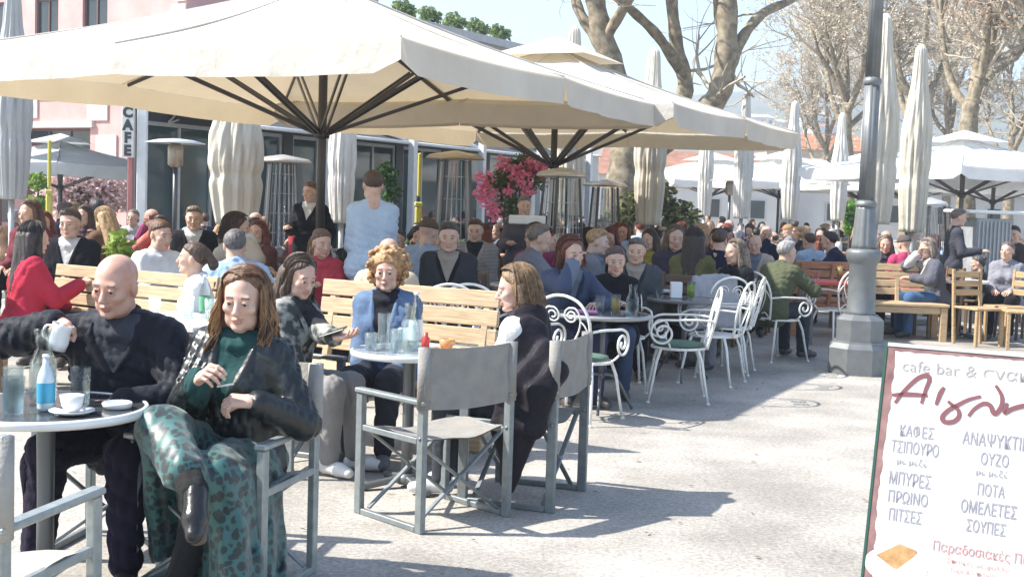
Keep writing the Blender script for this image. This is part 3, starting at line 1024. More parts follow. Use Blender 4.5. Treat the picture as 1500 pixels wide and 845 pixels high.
def sheet_pt(a, b, c, u, v): return a * u + b * v + c * (1 - u - v)
def open_umbrella(name, label, corners, ztop, apex, foot, hubz, cmat, group=None, val=.24, cap=False, pole_c=(.055, .048, .045), pr=.045):
    """square parasol given the four corners of its canopy (ground coordinates), open at height ztop"""
    r = empty(name, foot, label=label, cat='parasol', group=group)
    fo = V3(foot)
    C = [V3((c[0], c[1], ztop)) - fo for c in corners]
    A = V3((0, 0, apex))
    m = MB(); n = 12
    mids = [(C[i] + C[(i + 1) % 4]) / 2 for i in range(4)]
    ring = []
    for i in range(4): ring += [C[i], mids[i] + V3((0, 0, .02))]
    for i in range(8):
        a, b = ring[i], ring[(i + 1) % 8]
        rows = []
        for p in range(n + 1):
            t = p / n
            row = []
            for q in range(9):
                u = q / 8
                e = a.lerp(b, u)
                w = A.lerp(e, t)
                sag = -.030 * t * 4 * u * (1 - u) * (.3 + .7 * t) - .07 * math.sin(math.pi * t) + .008 * math.sin(9 * u + 5 * t + i) * t * (1 - t) * 4
                row.append(w + V3((0, 0, sag)))
            rows.append(row)
        m.grid(rows)
    m.build('canopy', cmat, r)
    for i in range(8):                                # seam tape along each rib and one hem rope all round
        e = ring[i]; sm_ = MB()
        P = [A.lerp(e, t) + V3((0, 0, -.07 * math.sin(math.pi * t) + .005)) for t in [k / 14 for k in range(15)]]
        sm_.tube(P, .011, 5); sm_.build('seam', cmat, r)
    m = MB()
    for i in range(8):
        a, b = ring[i], ring[(i + 1) % 8]
        rows = []
        cen = A
        for p in range(4):
            t = p / 3
            row = []
            for q in range(13):
                u = q / 12
                e = a.lerp(b, u)
                sag = -.030 * 4 * u * (1 - u)
                outw = V3((e.x - cen.x, e.y - cen.y, 0)).normalized()
                corner = u if i % 2 == 0 else 1 - u      # 0 at a corner
                hh = val * t * (1 - .35 * math.exp(-(corner / .035) ** 2))
                wav = .022 * t * math.sin(q * 1.9 + i * 2.1) + .012 * t * math.sin(q * 4.3 + i)
                row.append(e + V3((0, 0, sag - hh)) + outw * (.012 + wav))
            rows.append(row)
        m.grid(rows)
    m.build('valance', cmat, r)
    pm = plain(pole_c, .4, .4)
    m = MB(); m.tube([(0, 0, .05), (0, 0, apex - .03)], [pr, pr], 14); m.build('pole', pm, r)
    m = MB(); m.lathe([(pr + .03, hubz - .05), (pr + .035, hubz), (pr + .02, hubz + .06)], 14); m.build('hub', pm, r)
    m = MB(); m.box((0, 0, .045), (.75, .75, .09), bev=.012); m.build('base', plain((.30, .30, .29), .8), r)
    for i in range(8):
        e = ring[i]
        rib = [A.lerp(e, .05) + V3((0, 0, -.05)), A.lerp(e, .5) + V3((0, 0, -.115)), A.lerp(e, .97) + V3((0, 0, -.045))]
        m = MB(); m.bar(rib[0], rib[1], .022, .035); m.bar(rib[1], rib[2], .022, .035); m.build('rib', pm, r)
        q = A.lerp(e, .56 if i % 2 == 0 else .60) + V3((0, 0, -.13))
        dv = V3((e.x, e.y, 0)).normalized()
        sd = dv.cross(V3((0, 0, 1))) * .028
        m = MB()
        for sg in (-1, 1): m.bar(dv * (pr + .02) + V3((0, 0, hubz)) + sd * sg, q + sd * sg, .018, .035)
        m.build('strut', pm, r)
    if cap:
        m = MB()
        rows = []
        for p in range(4):
            t = p / 3
            rows.append([V3((0, 0, apex + .16)).lerp(V3((ring[k % 8].x * .26, ring[k % 8].y * .26, apex - .26 * (apex - ztop) + .10)), t) for k in range(9)])
        m.grid(rows, smooth=False); m.build('vent_cap', cmat, r)
    return r
def folded_umbrella(name, label, loc, ztop, zbot, w, cmat, group=None, seed=1, polec=(.5, .5, .48), tie=.55):
    """closed parasol: pleated bundle hanging round its pole"""
    q = random.Random(seed)
    r = empty(name, loc, q.uniform(0, 6), label, 'parasol', group)
    m = MB(); prof = []
    H = ztop - zbot
    nz = 44
    for i in range(nz + 1):
        t = i / nz                                     # 0 bottom
        z = zbot + H * t
        b = w / 2 * (.80 + .30 * math.sin(math.pi * min(1, t * 1.25)) - .40 * max(0, t - .55) / .45)
        b *= 1 - .10 * math.exp(-((t - tie * .55) / .035) ** 2)
        if t > .965: b *= max(.25, 1 - ((t - .965) / .035) ** 2 * .7)
        prof.append((max(.02, b), z))
    ph = q.uniform(0, 6); np_ = q.choice((9, 11, 13))
    def rf(rad, z, a):
        t = (z - zbot) / H
        am = .24 * (1 - .35 * t)
        c1 = abs(math.sin(.5 * np_ * a + ph + .9 * t + .25 * math.sin(7 * t + a)))
        c2 = abs(math.sin(1.5 * a + ph * .7 + 1.6 * t))
        return rad * (.80 + am * (c1 ** .6 - .35) + .13 * c2 + .035 * math.sin(23 * a - 9 * t + 3 * math.sin(5 * t)))
    m.lathe(prof, 104, rfun=rf)
    m.build('canopy', cmat, r)
    m = MB(); m.tube([(0, 0, .03), (0, 0, zbot + .1)], [.04, .04], 12); m.build('pole', plain(polec, .4, .3), r)
    zt = zbot + H * tie * .55
    m = MB(); m.lathe([(w * .40, zt - .02), (w * .415, zt), (w * .40, zt + .02)], 40); m.build('strap', cloth((.55, .52, .45)), r)
    m = MB(); m.box((0, 0, .045), (.6, .6, .09), bev=.012); m.build('base', plain((.30, .30, .29), .8), r)
    return r
def mushroom_heater(name, label, loc, H=2.26, R=.43, cdisc=(.72, .74, .74), group=None):
    r = empty(name, loc, 0, label, 'patio heater', group)
    g = plain((.10, .10, .105), .4, .5)
    m = MB(); m.lathe([(.24, 0), (.245, .03), (.23, .45), (.20, .50), (.05, .53)], 24); m.build('base', plain((.23, .23, .235), .35, .6), r)
    m = MB(); m.tube([(0, 0, .5), (0, 0, H - .40)], [.035, .035], 12); m.build('pole', g, r)
    m = MB(); m.lathe([(.06, H - .42), (.11, H - .38), (.11, H - .12), (.07, H - .07)], 20); m.build('burner', mat('burner_mesh', (.35, .30, .24), .4, .6), r)
    m = MB(); m.lathe([(R, H - .075), (R + .006, H - .065), (R * .6, H - .02), (.05, H), (.001, H)], 36, capb=False); m.lathe([(.05, H - .03), (R * .6, H - .045), (R, H - .075)], 36, capb=False, capt=False); m.build('reflector', plain(cdisc, .3, .5), r)
    return r
def pyramid_heater(name, label, loc, H=2.15, rz=0.0, w=.5, group=None, hat=(.66, .67, .66)):
    r = empty(name, loc, rz, label, 'patio heater', group)
    g = plain((.09, .09, .095), .4, .5)
    m = MB(); m.box((0, 0, .38), (w, w, .72), bev=.01); m.build('base', g, r)
    for x in (-1, 1):
        for y in (-1, 1):
            m = MB(); m.bar((x * w * .46, y * w * .46, .74), (x * w * .34, y * w * .34, H - .13), .03, .03); m.build('leg', g, r)
    m = MB()
    for k in range(4):
        R4 = Matrix.Rotation(k * math.pi / 2, 3, 'Z')
        for i in range(-2, 3): m.bar(R4 @ V3((i * w * .15, -w * .45, .76)), R4 @ V3((i * w * .11, -w * .345, H - .15)), .008, .008)
        for z in (.95, 1.25, 1.55, 1.85):
            q = w * (.46 - .12 * (z - .74) / (H - .87)); m.bar(R4 @ V3((-q, -q, z)), R4 @ V3((q, -q, z)), .008, .008)
    m.build('grille', plain((.34, .34, .34), .35, .7), r)
    m = MB(); m.tube([(0, 0, .74), (0, 0, H - .14)], [.055, .055], 16); m.build('glass_tube', GLASS(), r)
    m = MB(); m.lathe([(w * .78, H - .12), (w * .80, H - .10), (w * .70, H - .06), (.03, H)], 4); m.build('reflector', plain(hat, .3, .5), r)
    return r
def GLASS(c=(.93, .97, .97), rough=.02):
    k = 'glass_' + cname(c)
    if k in MATS: return MATS[k]
    m = bpy.data.materials.new(k); MATS[k] = m
    m.use_nodes = True
    b = m.node_tree.nodes['Principled BSDF']
    b.inputs['Base Color'].default_value = (*c, 1); b.inputs['Roughness'].default_value = rough
    b.inputs['Transmission Weight'].default_value = 1.0; b.inputs['IOR'].default_value = 1.3
    nt = m.node_tree                                    # let sunlight through the thin wall
    tr = N(nt, 'ShaderNodeBsdfTransparent'); tr.inputs[0].default_value = (*c, 1)
    mx = N(nt, 'ShaderNodeMixShader', Fac=.72)
    nt.links.new(b.outputs[0], mx.inputs[1]); nt.links.new(tr.outputs[0], mx.inputs[2])
    nt.links.new(mx.outputs[0], nt.nodes['Material Output'].inputs['Surface'])
    return m
WATER = lambda: GLASS((.90, .95, .96))
def tumbler(name, label, loc, r0=.032, r1=.038, h=.12, fill=.6, group=None, liquid=None, cat='glass'):
    r = empty(name, loc, 0, label, cat, group)
    m = MB(); m.lathe([(.001, 0), (r0, 0), (r1, h), (r1 - .003, h), (r0 - .003, .008), (.001, .008)], 20, capb=False, capt=False); m.build('wall', GLASS(), r)
    if fill > 0:
        q = r0 - .0035 + (r1 - r0) * fill
        m = MB(); m.lathe([(r0 - .0035, .009), (q, h * fill)], 20); m.build('drink', liquid or WATER(), r)
    return r
def bottle(name, label, loc, h=.26, r=.036, c=(.9, .95, .95), labc=None, capc=(.8, .8, .8), group=None, opaque=None, cat='bottle'):
    t = empty(name, loc, 0, label, cat, group)
    m = MB(); m.lathe([(r * .9, 0), (r, .01), (r, h * .55), (r * .8, h * .68), (r * .38, h * .82), (r * .36, h * .95)], 20); m.build('body', opaque or GLASS(c), t)
    m = MB(); m.lathe([(r * .42, h * .945), (r * .42, h)], 14); m.build('cap', plain(capc, .4), t)
    if labc: m = MB(); m.lathe([(r + .001, h * .14), (r + .001, h * .50)], 20, capb=False, capt=False); m.build('label_band', plain(labc, .5), t)
    return t
def carafe(name, label, loc, h=.24, group=None, fill=True):
    t = empty(name, loc, 0, label, 'carafe', group)
    m = MB(); m.lathe([(.001, 0), (.045, 0), (.052, .03), (.048, h * .55), (.026, h * .75), (.034, h), (.031, h), (.022, h * .75), (.044, h * .55), (.048, .03), (.042, .006), (.001, .006)], 24, capb=False, capt=False); m.build('wall', GLASS(), t)
    if fill: m = MB(); m.lathe([(.040, .008), (.047, .03), (.044, h * .5)], 24); m.build('drink', WATER(), t)
    return t
def cup(name, label, loc, liquid=None, group=None, c=(.85, .85, .83)):
    t = empty(name, loc, random.uniform(0, 6), label, 'cup', group)
    m = MB(); m.lathe([(.022, .012), (.035, .03), (.042, .068), (.039, .068), (.032, .03), (.001, .018)], 24, capb=True, capt=False)
    m.tube(spline([(.038, 0, .058), (.060, 0, .056), (.060, 0, .036), (.036, 0, .03)], 5), .005, 6)
    m.build('cup_body', plain(c, .25), t)
    m = MB(); m.lathe([(.001, .0), (.045, .0), (.078, .012), (.079, .016), (.045, .006), (.001, .006)], 28, capb=False, capt=False); m.build('saucer', plain(c, .25), t)
    if liquid: m = MB(); m.lathe([(.036, .053), (.037, .056)], 20); m.build('drink', plain(liquid, .2), t)
    return t
# ------------------------------------------------------------------ ground
def ground():
    m = bpy.data.materials.new('gritty_paving'); m.use_nodes = True
    nt = m.node_tree; L = nt.links; b = nt.nodes['Principled BSDF']
    b.inputs['Roughness'].default_value = .85
    tc = N(nt, 'ShaderNodeTexCoord')
    fine = N(nt, 'ShaderNodeTexVoronoi', Scale=95.0); L.new(tc.outputs['Object'], fine.inputs['Vector'])
    no = N(nt, 'ShaderNodeTexNoise', Scale=42.0, Detail=6.0, Roughness=.75); L.new(tc.outputs['Object'], no.inputs['Vector'])
    big = N(nt, 'ShaderNodeTexNoise', Scale=1.1, Detail=5.0, Roughness=.6); L.new(tc.outputs['Object'], big.inputs['Vector'])
    spot = N(nt, 'ShaderNodeTexVoronoi', Scale=2.3); L.new(tc.outputs['Object'], spot.inputs['Vector'])
    r1 = N(nt, 'ShaderNodeValToRGB'); e = r1.color_ramp.elements
    e[0].position = .34; e[0].color = (.28, .262, .235, 1); e[1].position = .66; e[1].color = (.60, .56, .495, 1)
    L.new(no.outputs['Fac'], r1.inputs['Fac'])
    r2 = N(nt, 'ShaderNodeValToRGB'); e = r2.color_ramp.elements
    e[0].position = .36; e[0].color = (.64, .63, .62, 1); e[1].position = .62; e[1].color = (1, 1, 1, 1)
    L.new(big.outputs['Fac'], r2.inputs['Fac'])
    mx = N(nt, 'ShaderNodeMix'); mx.data_type = 'RGBA'; mx.blend_type = 'MULTIPLY'; mx.inputs[0].default_value = 1
    L.new(r1.outputs[0], mx.inputs[6]); L.new(r2.outputs[0], mx.inputs[7])
    r3 = N(nt, 'ShaderNodeValToRGB'); e = r3.color_ramp.elements      # pale pebbles in the asphalt
    e[0].position = .0; e[0].color = (1.30, 1.28, 1.24, 1); e[1].position = .45; e[1].color = (.88, .88, .88, 1)
    L.new(fine.outputs['Distance'], r3.inputs['Fac'])
    m2 = N(nt, 'ShaderNodeMix'); m2.data_type = 'RGBA'; m2.blend_type = 'MULTIPLY'; m2.inputs[0].default_value = 1
    L.new(mx.outputs[2], m2.inputs[6]); L.new(r3.outputs[0], m2.inputs[7])
    r4 = N(nt, 'ShaderNodeValToRGB'); e = r4.color_ramp.elements      # old gum and stains
    e[0].position = .03; e[0].color = (.62, .60, .58, 1); e[1].position = .075; e[1].color = (1, 1, 1, 1)
    L.new(spot.outputs['Distance'], r4.inputs['Fac'])
    m3 = N(nt, 'ShaderNodeMix'); m3.data_type = 'RGBA'; m3.blend_type = 'MULTIPLY'; m3.inputs[0].default_value = 1
    L.new(m2.outputs[2], m3.inputs[6]); L.new(r4.outputs[0], m3.inputs[7])
    L.new(m3.outputs[2], b.inputs['Base Color'])
    bp = N(nt, 'ShaderNodeBump', Strength=.5, Distance=.006); L.new(no.outputs['Fac'], bp.inputs['Height']); L.new(bp.outputs[0], b.inputs['Normal'])
    g = MB()
    g.add([(-440, -55, 0), (940, -55, 0), (940, 935, 0), (-440, 935, 0)], [(0, 1, 2, 3)])
    tag(g.build('ground', m), kind='structure')
ground()

# ------------------------------------------------------------------ the two big open parasols
CREAM = canvas((.72, .69, .62), .26, (.62, .49, .30))
ZB = 2.66                                            # top edge of the valance
def corner(px, py, z): return on_z(px, py, z)
zb = 2.44
PA = on_z(586, 101, zb); PB = on_z(975, 185, zb)
PC = PA + (PB - PA).length * .90 * V3((-.899, .438, 0)); PD = PC + (PB - PA)
f1 = (PA + PB + PC + PD) / 4; f1.z = 0
open_umbrella('open_parasol', 'big cream parasol open over the front tables, nearest of all with a wide hanging valance', [PA, PB, PD, PC], ZB, 3.66, f1, 2.16, CREAM, 'open cream parasols over the terrace')
QA = on_z(985, 181, zb); QB = on_z(1169, 218, zb)
QC = QA + (QB - QA).length * 1.02 * V3((-.899, .438, 0)); QD = QC + (QB - QA)
f2 = (QA + QB + QC + QD) / 4; f2.z = 0
open_umbrella('open_parasol', 'cream parasol open behind the nearest one, small cap on its top', [QA, QB, QD, QC], ZB, 3.62, f2, 2.06, CREAM, 'open cream parasols over the terrace', cap=True)
print('poles', f1, f2)

# ------------------------------------------------------------------ front tables and chairs
T1 = V3((-1.69, 4.58, 0))
t1 = round_table('cafe_table', 'round dark glossy table with white rim in front of the bald man', .36, group='small round tables of the front row'); t1.location = T1
T2 = V3((-.53, 6.66, 0))
t2 = round_table('cafe_table', 'round white rimmed table crowded with jug and glasses before the curly haired woman', .31, (.30, .32, .33), group='small round tables of the front row'); t2.location = T2
def feet_pose(a, b):
    """chair whose image-right/back feet a (rear near) and b (rear far) are known"""
DC = 'grey folding chairs with canvas seats'
chA = director_chair('folding_chair', 'empty grey folding chair seen from behind, taupe canvas back beside white rimmed table', group=DC)
pA = on_z(620, 780); pA2 = on_z(736, 757)
rzA = math.atan2((pA2 - pA).y, (pA2 - pA).x)
chA.location = (pA + pA2) / 2 + Matrix.Rotation(rzA, 3, 'Z') @ V3((0, .235, 0)); chA.rotation_euler.z = rzA
pB = on_z(806, 750); pB2 = on_z(851, 719)
rzB = math.atan2((pB2 - pB).y, (pB2 - pB).x)
chB = copy_thing(chA, (pB + pB2) / 2 + Matrix.Rotation(rzB, 3, 'Z') @ V3((0, .235, 0)), rzB, 'grey folding chair with a dark coat over it, occupied by fair haired person')
WL = V3((-1.10, 4.90, 0)); WR = R_(165.5)
chC = director_chair('folding_chair', 'pale grey folding chair on which the woman in leather jacket sits', (.30, .33, .32), (.40, .385, .35), group=DC)
chC.location = WL; chC.rotation_euler.z = WR
ML = V3((-1.62, 5.30, 0)); MR = R_(172)
copy_thing(chA, ML, MR, 'folding chair mostly hidden under the bald man at the round dark table')
# empty chair at the lower left corner of the view, its right arm visible
e0 = on_z(145, 712, .615); e1 = on_z(0, 770, .615)
dirv = (e0 - e1).normalized()
rzD = math.atan2(-dirv.x, dirv.y)
chD = copy_thing(chC, (0, 0, 0), rzD, 'empty pale folding chair cut off by the picture edge, closest to the camera')
chD.location = e0 - Matrix.Rotation(rzD, 3, 'Z') @ V3((.27, .26, .0)); chD.location.z = 0
P3L = V3((-1.29, 7.08, 0)); P3R = R_(-112)
copy_thing(chA, P3L, P3R, 'folding chair under the woman in camouflage jacket holding a phone')

# ------------------------------------------------------------------ things on the front tables
def tp(px, py, z=.7351): return on_z(px, py, z)
def near(T, dx, dy, z=.7351): return V3((T.x + dx, T.y + dy, z))
carafe('water_carafe', 'glass water carafe on the dark round table, behind the tumblers', near(T1, -.05, .10), .27)
tumbler('water_glass', 'tall water tumbler nearest the table edge on dark round table', near(T1, -.045, -.19), .033, .040, .13, .75, 'tumblers on the dark round table')
tumbler('water_glass', 'half empty short tumbler at left picture edge on dark round table', near(T1, -.135, -.21), .034, .040, .10, .4, 'tumblers on the dark round table')
tumbler('water_glass', 'empty tall tumbler behind the coffee cup on dark round table', near(T1, .11, .04), .032, .037, .14, 0, 'tumblers on the dark round table')
tumbler('water_glass', 'tumbler behind short one at far left of dark round table', near(T1, -.12, .0), .032, .037, .14, .3, 'tumblers on the dark round table')
bottle('blue_bottle', 'clear bottle with wide bright blue band and white cap on dark round table', near(T1, .035, -.10), .20, .030, labc=(.05, .33, .52), capc=(.85, .87, .88), opaque=plain((.55, .66, .72), .25))
cup('coffee_cup', 'white coffee cup on saucer on the dark round table', near(T1, .15, -.16), (.10, .05, .025))
tb = MB(); tb.lathe([(.05, 0), (.055, .018), (.05, .022), (.045, .008), (.001, .008)], 20, capt=False); o = tb.build('ashtray', plain((.75, .75, .74), .2)); o.location = near(T1, .26, .0); tag(o, 'small pale ashtray near right rim of the dark round table', 'ashtray')
carafe('water_carafe', 'bulbous glass water jug in the middle of the white rimmed table', near(T2, .0, -.02), .25)
bottle('water_bottle', 'clear bottle with white cap behind the jug on white rimmed table', near(T2, .02, .10), .30, .036, labc=(.75, .8, .86), group=None)
tumbler('tall_glass', 'tall empty ribbed glass left of the jug on white rimmed table', near(T2, -.14, .0), .028, .036, .19, 0)
tumbler('tall_glass', 'short wide glass near the left rim of white rimmed table', near(T2, -.20, -.06), .032, .036, .09, .5)
tumbler('tall_glass', 'plain water glass in front of jug on white rimmed table', near(T2, -.065, -.12), .030, .036, .12, .8)
cup('tea_cup', 'glass of amber tea on white saucer at right of white rimmed table', near(T2, .195, -.03), (.45, .12, .02), c=(.60, .30, .12))
tb = MB(); tb.box((0, 0, .05), (.055, .055, .10), bev=.004); o = tb.build('napkin_holder', plain((.82, .82, .80), .4)); o.location = near(T2, -.05, .14); tag(o, 'small white napkin box behind glasses on white rimmed table', 'napkin box')
tb = MB(); tb.lathe([(.02, 0), (.022, .07), (.012, .08), (.012, .1)], 12); o = tb.build('sauce_bottle', plain((.55, .05, .05), .3)); o.location = near(T2, .085, -.05); tag(o, 'tiny red bottle right of the jug on white rimmed table', 'bottle')

# ------------------------------------------------------------------ the people of the front row
def to_local(w, base, rz, s): return (Matrix.Rotation(-rz, 3, 'Z') @ (V3(w) - V3(base))) / s
# bald man
s_ = 1.02
mp = V3((-1.545, 5.20, 0)); mr = R_(174)
tl = lambda px, py, D: to_local(at_d(px, py, D), mp, mr, s_)
NAVY = mat('jacket_navy', (.013, .014, .021), .6, var=.2, nscale=12, bump=.3, bscale=45, sheen=.05, bdist=.012, spec=.14)
man, JM = person(mp, mr, 'bald man in dark zipped jacket pouring from a small white jug at round table',
    dict(s=s_, lean=19, side=0, hip=.515, head=(-6, 14, -4), RH=tl(84, 474, 4.80), RE=(.8, -.2, -.25), Rpose='grip', Rori=(V3((-.5, .75, -.1)), V3((.3, .5, 1))),
         LH=tl(172, 592, 4.76), LE=(-.9, -.2, -.5), Lpose='relax', RF=(.22, .40, .09), LF=(-.15, .44, .09),
         top=('jacket', NAVY, .026), hem=.05, fold=.012, fat=.02, inner=cloth((.055, .058, .07)), vdeep=.10, lapel=.04, bottom=('trousers', cloth((.018, .014, .028)), .014), shoe=plain((.03, .03, .035), .5), boot=.0,
         hair=None, hcol=(.18, .15, .13), skin=(.56, .33, .25), vox=.0095, hvox=.0042, gvox=.004, seed=4, sw=.172))
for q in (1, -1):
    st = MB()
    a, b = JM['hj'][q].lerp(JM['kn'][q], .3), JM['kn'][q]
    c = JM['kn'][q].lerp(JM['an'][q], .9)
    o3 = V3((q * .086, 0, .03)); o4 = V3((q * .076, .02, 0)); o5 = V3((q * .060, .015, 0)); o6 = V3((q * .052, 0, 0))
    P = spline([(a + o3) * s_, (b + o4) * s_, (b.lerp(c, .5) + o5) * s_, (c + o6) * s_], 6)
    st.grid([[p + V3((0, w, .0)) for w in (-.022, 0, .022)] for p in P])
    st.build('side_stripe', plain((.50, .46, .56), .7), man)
jg = MB(); jg.lathe([(.001, 0), (.032, 0), (.037, .03), (.034, .085), (.040, .10), (.037, .10), (.031, .08), (.033, .03), (.001, .008)], 20, capb=False, capt=False)
jg.tube(spline([(-.034, 0, .085), (-.062, 0, .075), (-.06, 0, .035), (-.034, 0, .025)], 5), .005, 6)
o = jg.build('milk_jug', plain((.84, .84, .83), .3)); o.location = at_d(83, 512, 4.72); o.rotation_euler = (0, .25, 0); tag(o, 'small white jug held up in the bald man\'s hand', 'jug')

# woman in the leather jacket
s_ = .985
wp = WL + V3((.0, .0, 0)); wr = WR
tl = lambda px, py, D: to_local(at_d(px, py, D), wp, wr, s_)
LEATHER = mat('leather_black', (.010, .013, .013), .36, var=.3, nscale=10, bump=.25, bscale=40, bdist=.012)
BOOT = mat('boot_leather', (.014, .013, .013), .25, var=.3, nscale=20, bump=.2)
wom, JW = person(wp, wr, 'woman with long wavy brown hair in black leather jacket and green spotted skirt',
    dict(s=s_, fem=True, lean=4, side=-7, hipy=-.05, hip=.50, head=(10, 9, -3), RH=tl(292, 556, 4.60), RE=(.5, -.4, -.7), Rpose='pinch', Rori=(V3((-.6, .55, .45)), V3((.7, .2, .55))),
         LH=tl(372, 588, 4.64), LE=(-.55, -.4, -.7), Lpose='pinch', Lori=(V3((.85, .45, .05)), V3((-.2, .3, 1))),
         RF=tl(286, 722, 4.27), RK=(.5, 1, .9), RT=(-.32, .62, -.72), LF=tl(262, 853, 4.50), LK=(-.3, 1, .8), LT=(.2, 1, -.30),
         top=('jacket', LEATHER, .020), hem=.0, fold=.012, inner=cloth((.02, .06, .058)), vdeep=.25, lapel=.045, bottom=('tights', cloth((.02, .02, .02)), .004), shoe=BOOT, boot=.17,
         hair='wavy', hcol=(.13, .062, .030), skin=(.60, .40, .31), vox=.0095, hvox=.0042, gvox=.004, seed=8))
# long skirt
SK = bpy.data.materials.new('green_leopard'); SK.use_nodes = True
nt = SK.node_tree; b = nt.nodes['Principled BSDF']; b.inputs['Roughness'].default_value = .42; b.inputs['Sheen Weight'].default_value = .3
tc = N(nt, 'ShaderNodeTexCoord'); nz_ = N(nt, 'ShaderNodeTexNoise', Scale=26.0, Detail=2.0); nt.links.new(tc.outputs['Object'], nz_.inputs['Vector'])
mv = N(nt, 'ShaderNodeMix'); mv.data_type = 'VECTOR'; mv.inputs[0].default_value = .035
nt.links.new(tc.outputs['Object'], mv.inputs[4]); nt.links.new(nz_.outputs['Color'], mv.inputs[5])
vo = N(nt, 'ShaderNodeTexVoronoi', Scale=33.0); nt.links.new(mv.outputs[1], vo.inputs['Vector'])
rp = N(nt, 'ShaderNodeValToRGB'); e = rp.color_ramp.elements
e[0].position = .43; e[0].color = (.010, .020, .020, 1); e[1].position = .55; e[1].color = (.030, .115, .105, 1)
nt.links.new(vo.outputs['Distance'], rp.inputs['Fac']); nt.links.new(rp.outputs[0], b.inputs['Base Color'])
f = Field(); H = JW['H']; xd = JW['xd']
f.cone(H - xd * .09, H + xd * .09, .125, .125, .05)
for q in (1, -1): f.cone(JW['hj'][q], JW['kn'][q], .112, .088, .06)
kR, kL, aR, aL = JW['kn'][1], JW['kn'][-1], JW['an'][1], JW['an'][-1]
f.cone(kR, kR.lerp(aR, .68), .092, .076, .04)
for i in range(8):
    u = i / 7
    p = JW['hj'][-1].lerp(kL, u) + V3((-.075, 0, -.02)); f.cone(p, V3((p.x - .045 - .03 * u, p.y + .03 + .05 * u, .05)), .035, .050, .07)
for i in range(5):
    u = i / 4
    p = kL.lerp(kR, u * .55) + V3((-.04, .03 - .03 * u, -.05)); f.cone(p, V3((p.x - .05 + .03 * u, p.y - .02 - .06 * u, .05)), .035, .042, .06)
for i in range(5):
    u = .45 + .55 * i / 4
    p = JW['hj'][1].lerp(kR, u) + V3((.07, -.02, -.03)); f.cone(p, V3((p.x + .045, p.y - .06 - .1 * u, .16)), .032, .040, .06)
skn = lambda X, Y, Z: .009 * np.sin(62 * X + 48 * Y + 3 * np.sin(7 * Z)) * np.clip(1.2 - 1.5 * Z, .12, 1) + .004 * np.sin(115 * X - 20 * Y + 5 * Z) * np.clip(1.3 - 1.6 * Z, .1, 1) + .004 * np.sin(30 * X + 15 * Z + 20 * Y)
JW['child']('skirt', [f.surf(.0095, skn)[:2] + (0,)], SK)
# loose locks over the front of the shoulders
lk = MB(); HM = JW['HM']; q = random.Random(3)
for i in range(760):
    sx = q.choice((-1, 1))
    th = q.uniform(.0, 1.0)                           # 0 at the temple, 1 at the nape
    if sx > 0 and th < .12: th += .1
    z0 = q.uniform(.0, .075)
    a = V3((sx * (.080 + .010 * math.sin(th * 3)), .040 - .115 * th, z0))
    ln = q.uniform(.34, .50) * (1 - .15 * th)
    ex = sx * (.068 + .065 * q.random()); ey = .105 - .17 * th + q.uniform(-.012, .012)
    cl = round(th * 7) + 10 * (sx > 0); ph = cl * 2.4 + q.gauss(0, .35)
    pts = []
    for k in range(13):
        t_ = k / 12
        w = .015 * math.sin(ph + t_ * 17) * min(1, t_ * 2); w2 = .012 * math.cos(ph + t_ * 17) * min(1, t_ * 2)
        pts.append(HM @ V3((a.x + (ex - a.x) * t_ + w + sx * .012 * math.sin(math.pi * t_), a.y + (ey - a.y) * t_ + w2, a.z - ln * t_)) * s_)
    lk.tube(pts, [.0048 - .0026 * (k / 12) for k in range(13)], 4)
lo = lk.build('hair_locks', mat('hair_honey', (.055, .026, .012), .42, c2=(.36, .19, .075), nscale=11, bump=.3, bscale=90), wom)
for q_ in (1, -1):                                    # laces and thick soles of the boots
    ls = MB()
    heel, toe, d = JW['ft'][q_]
    a = JW['an'][q_]; kd = (JW['kn'][q_] - a).normalized()
    nrm = (d - kd * d.dot(kd)).normalized()
    for i in range(5):
        c = a + kd * (.01 + .03 * i) + nrm * .036
        ls.tube([(c + V3((-.022, 0, .006)) - nrm * .006) * s_, (c + nrm * .009) * s_, (c + V3((.022, 0, -.006)) - nrm * .006) * s_], .0045, 5)
    ls.build('laces', plain((.55, .50, .42), .7), wom)
for q_ in (1, -1):
    heel, toe, d = JW['ft'][q_]
    sd = V3((1, 0, 0)); dn = d.cross(sd); dn = dn if dn.z < 0 else -dn
    f = Field(); 
    f.cone(heel + dn * .036 - d * .005, toe + dn * .026, .026, .024, .01)
    f.cone(heel + dn * .036 + sd * .02, toe + dn * .026 + sd * .02, .018, .018, .01); f.cone(heel + dn * .036 - sd * .02, toe + dn * .026 - sd * .02, .018, .018, .01)
    JW['child']('boot_sole', [f.surf(.007)[:2] + (0,)], plain((.11, .085, .06), .7))
pc = MB(); pc.tube([(0, 0, 0), (.06, 0, .012)], .004, 6); o = pc.build('rolled_cigarette', plain((.8, .78, .72), .8)); o.location = at_d(318, 566, 4.55); tag(o, 'thin white rolled cigarette between hands of woman in leather jacket', 'cigarette')

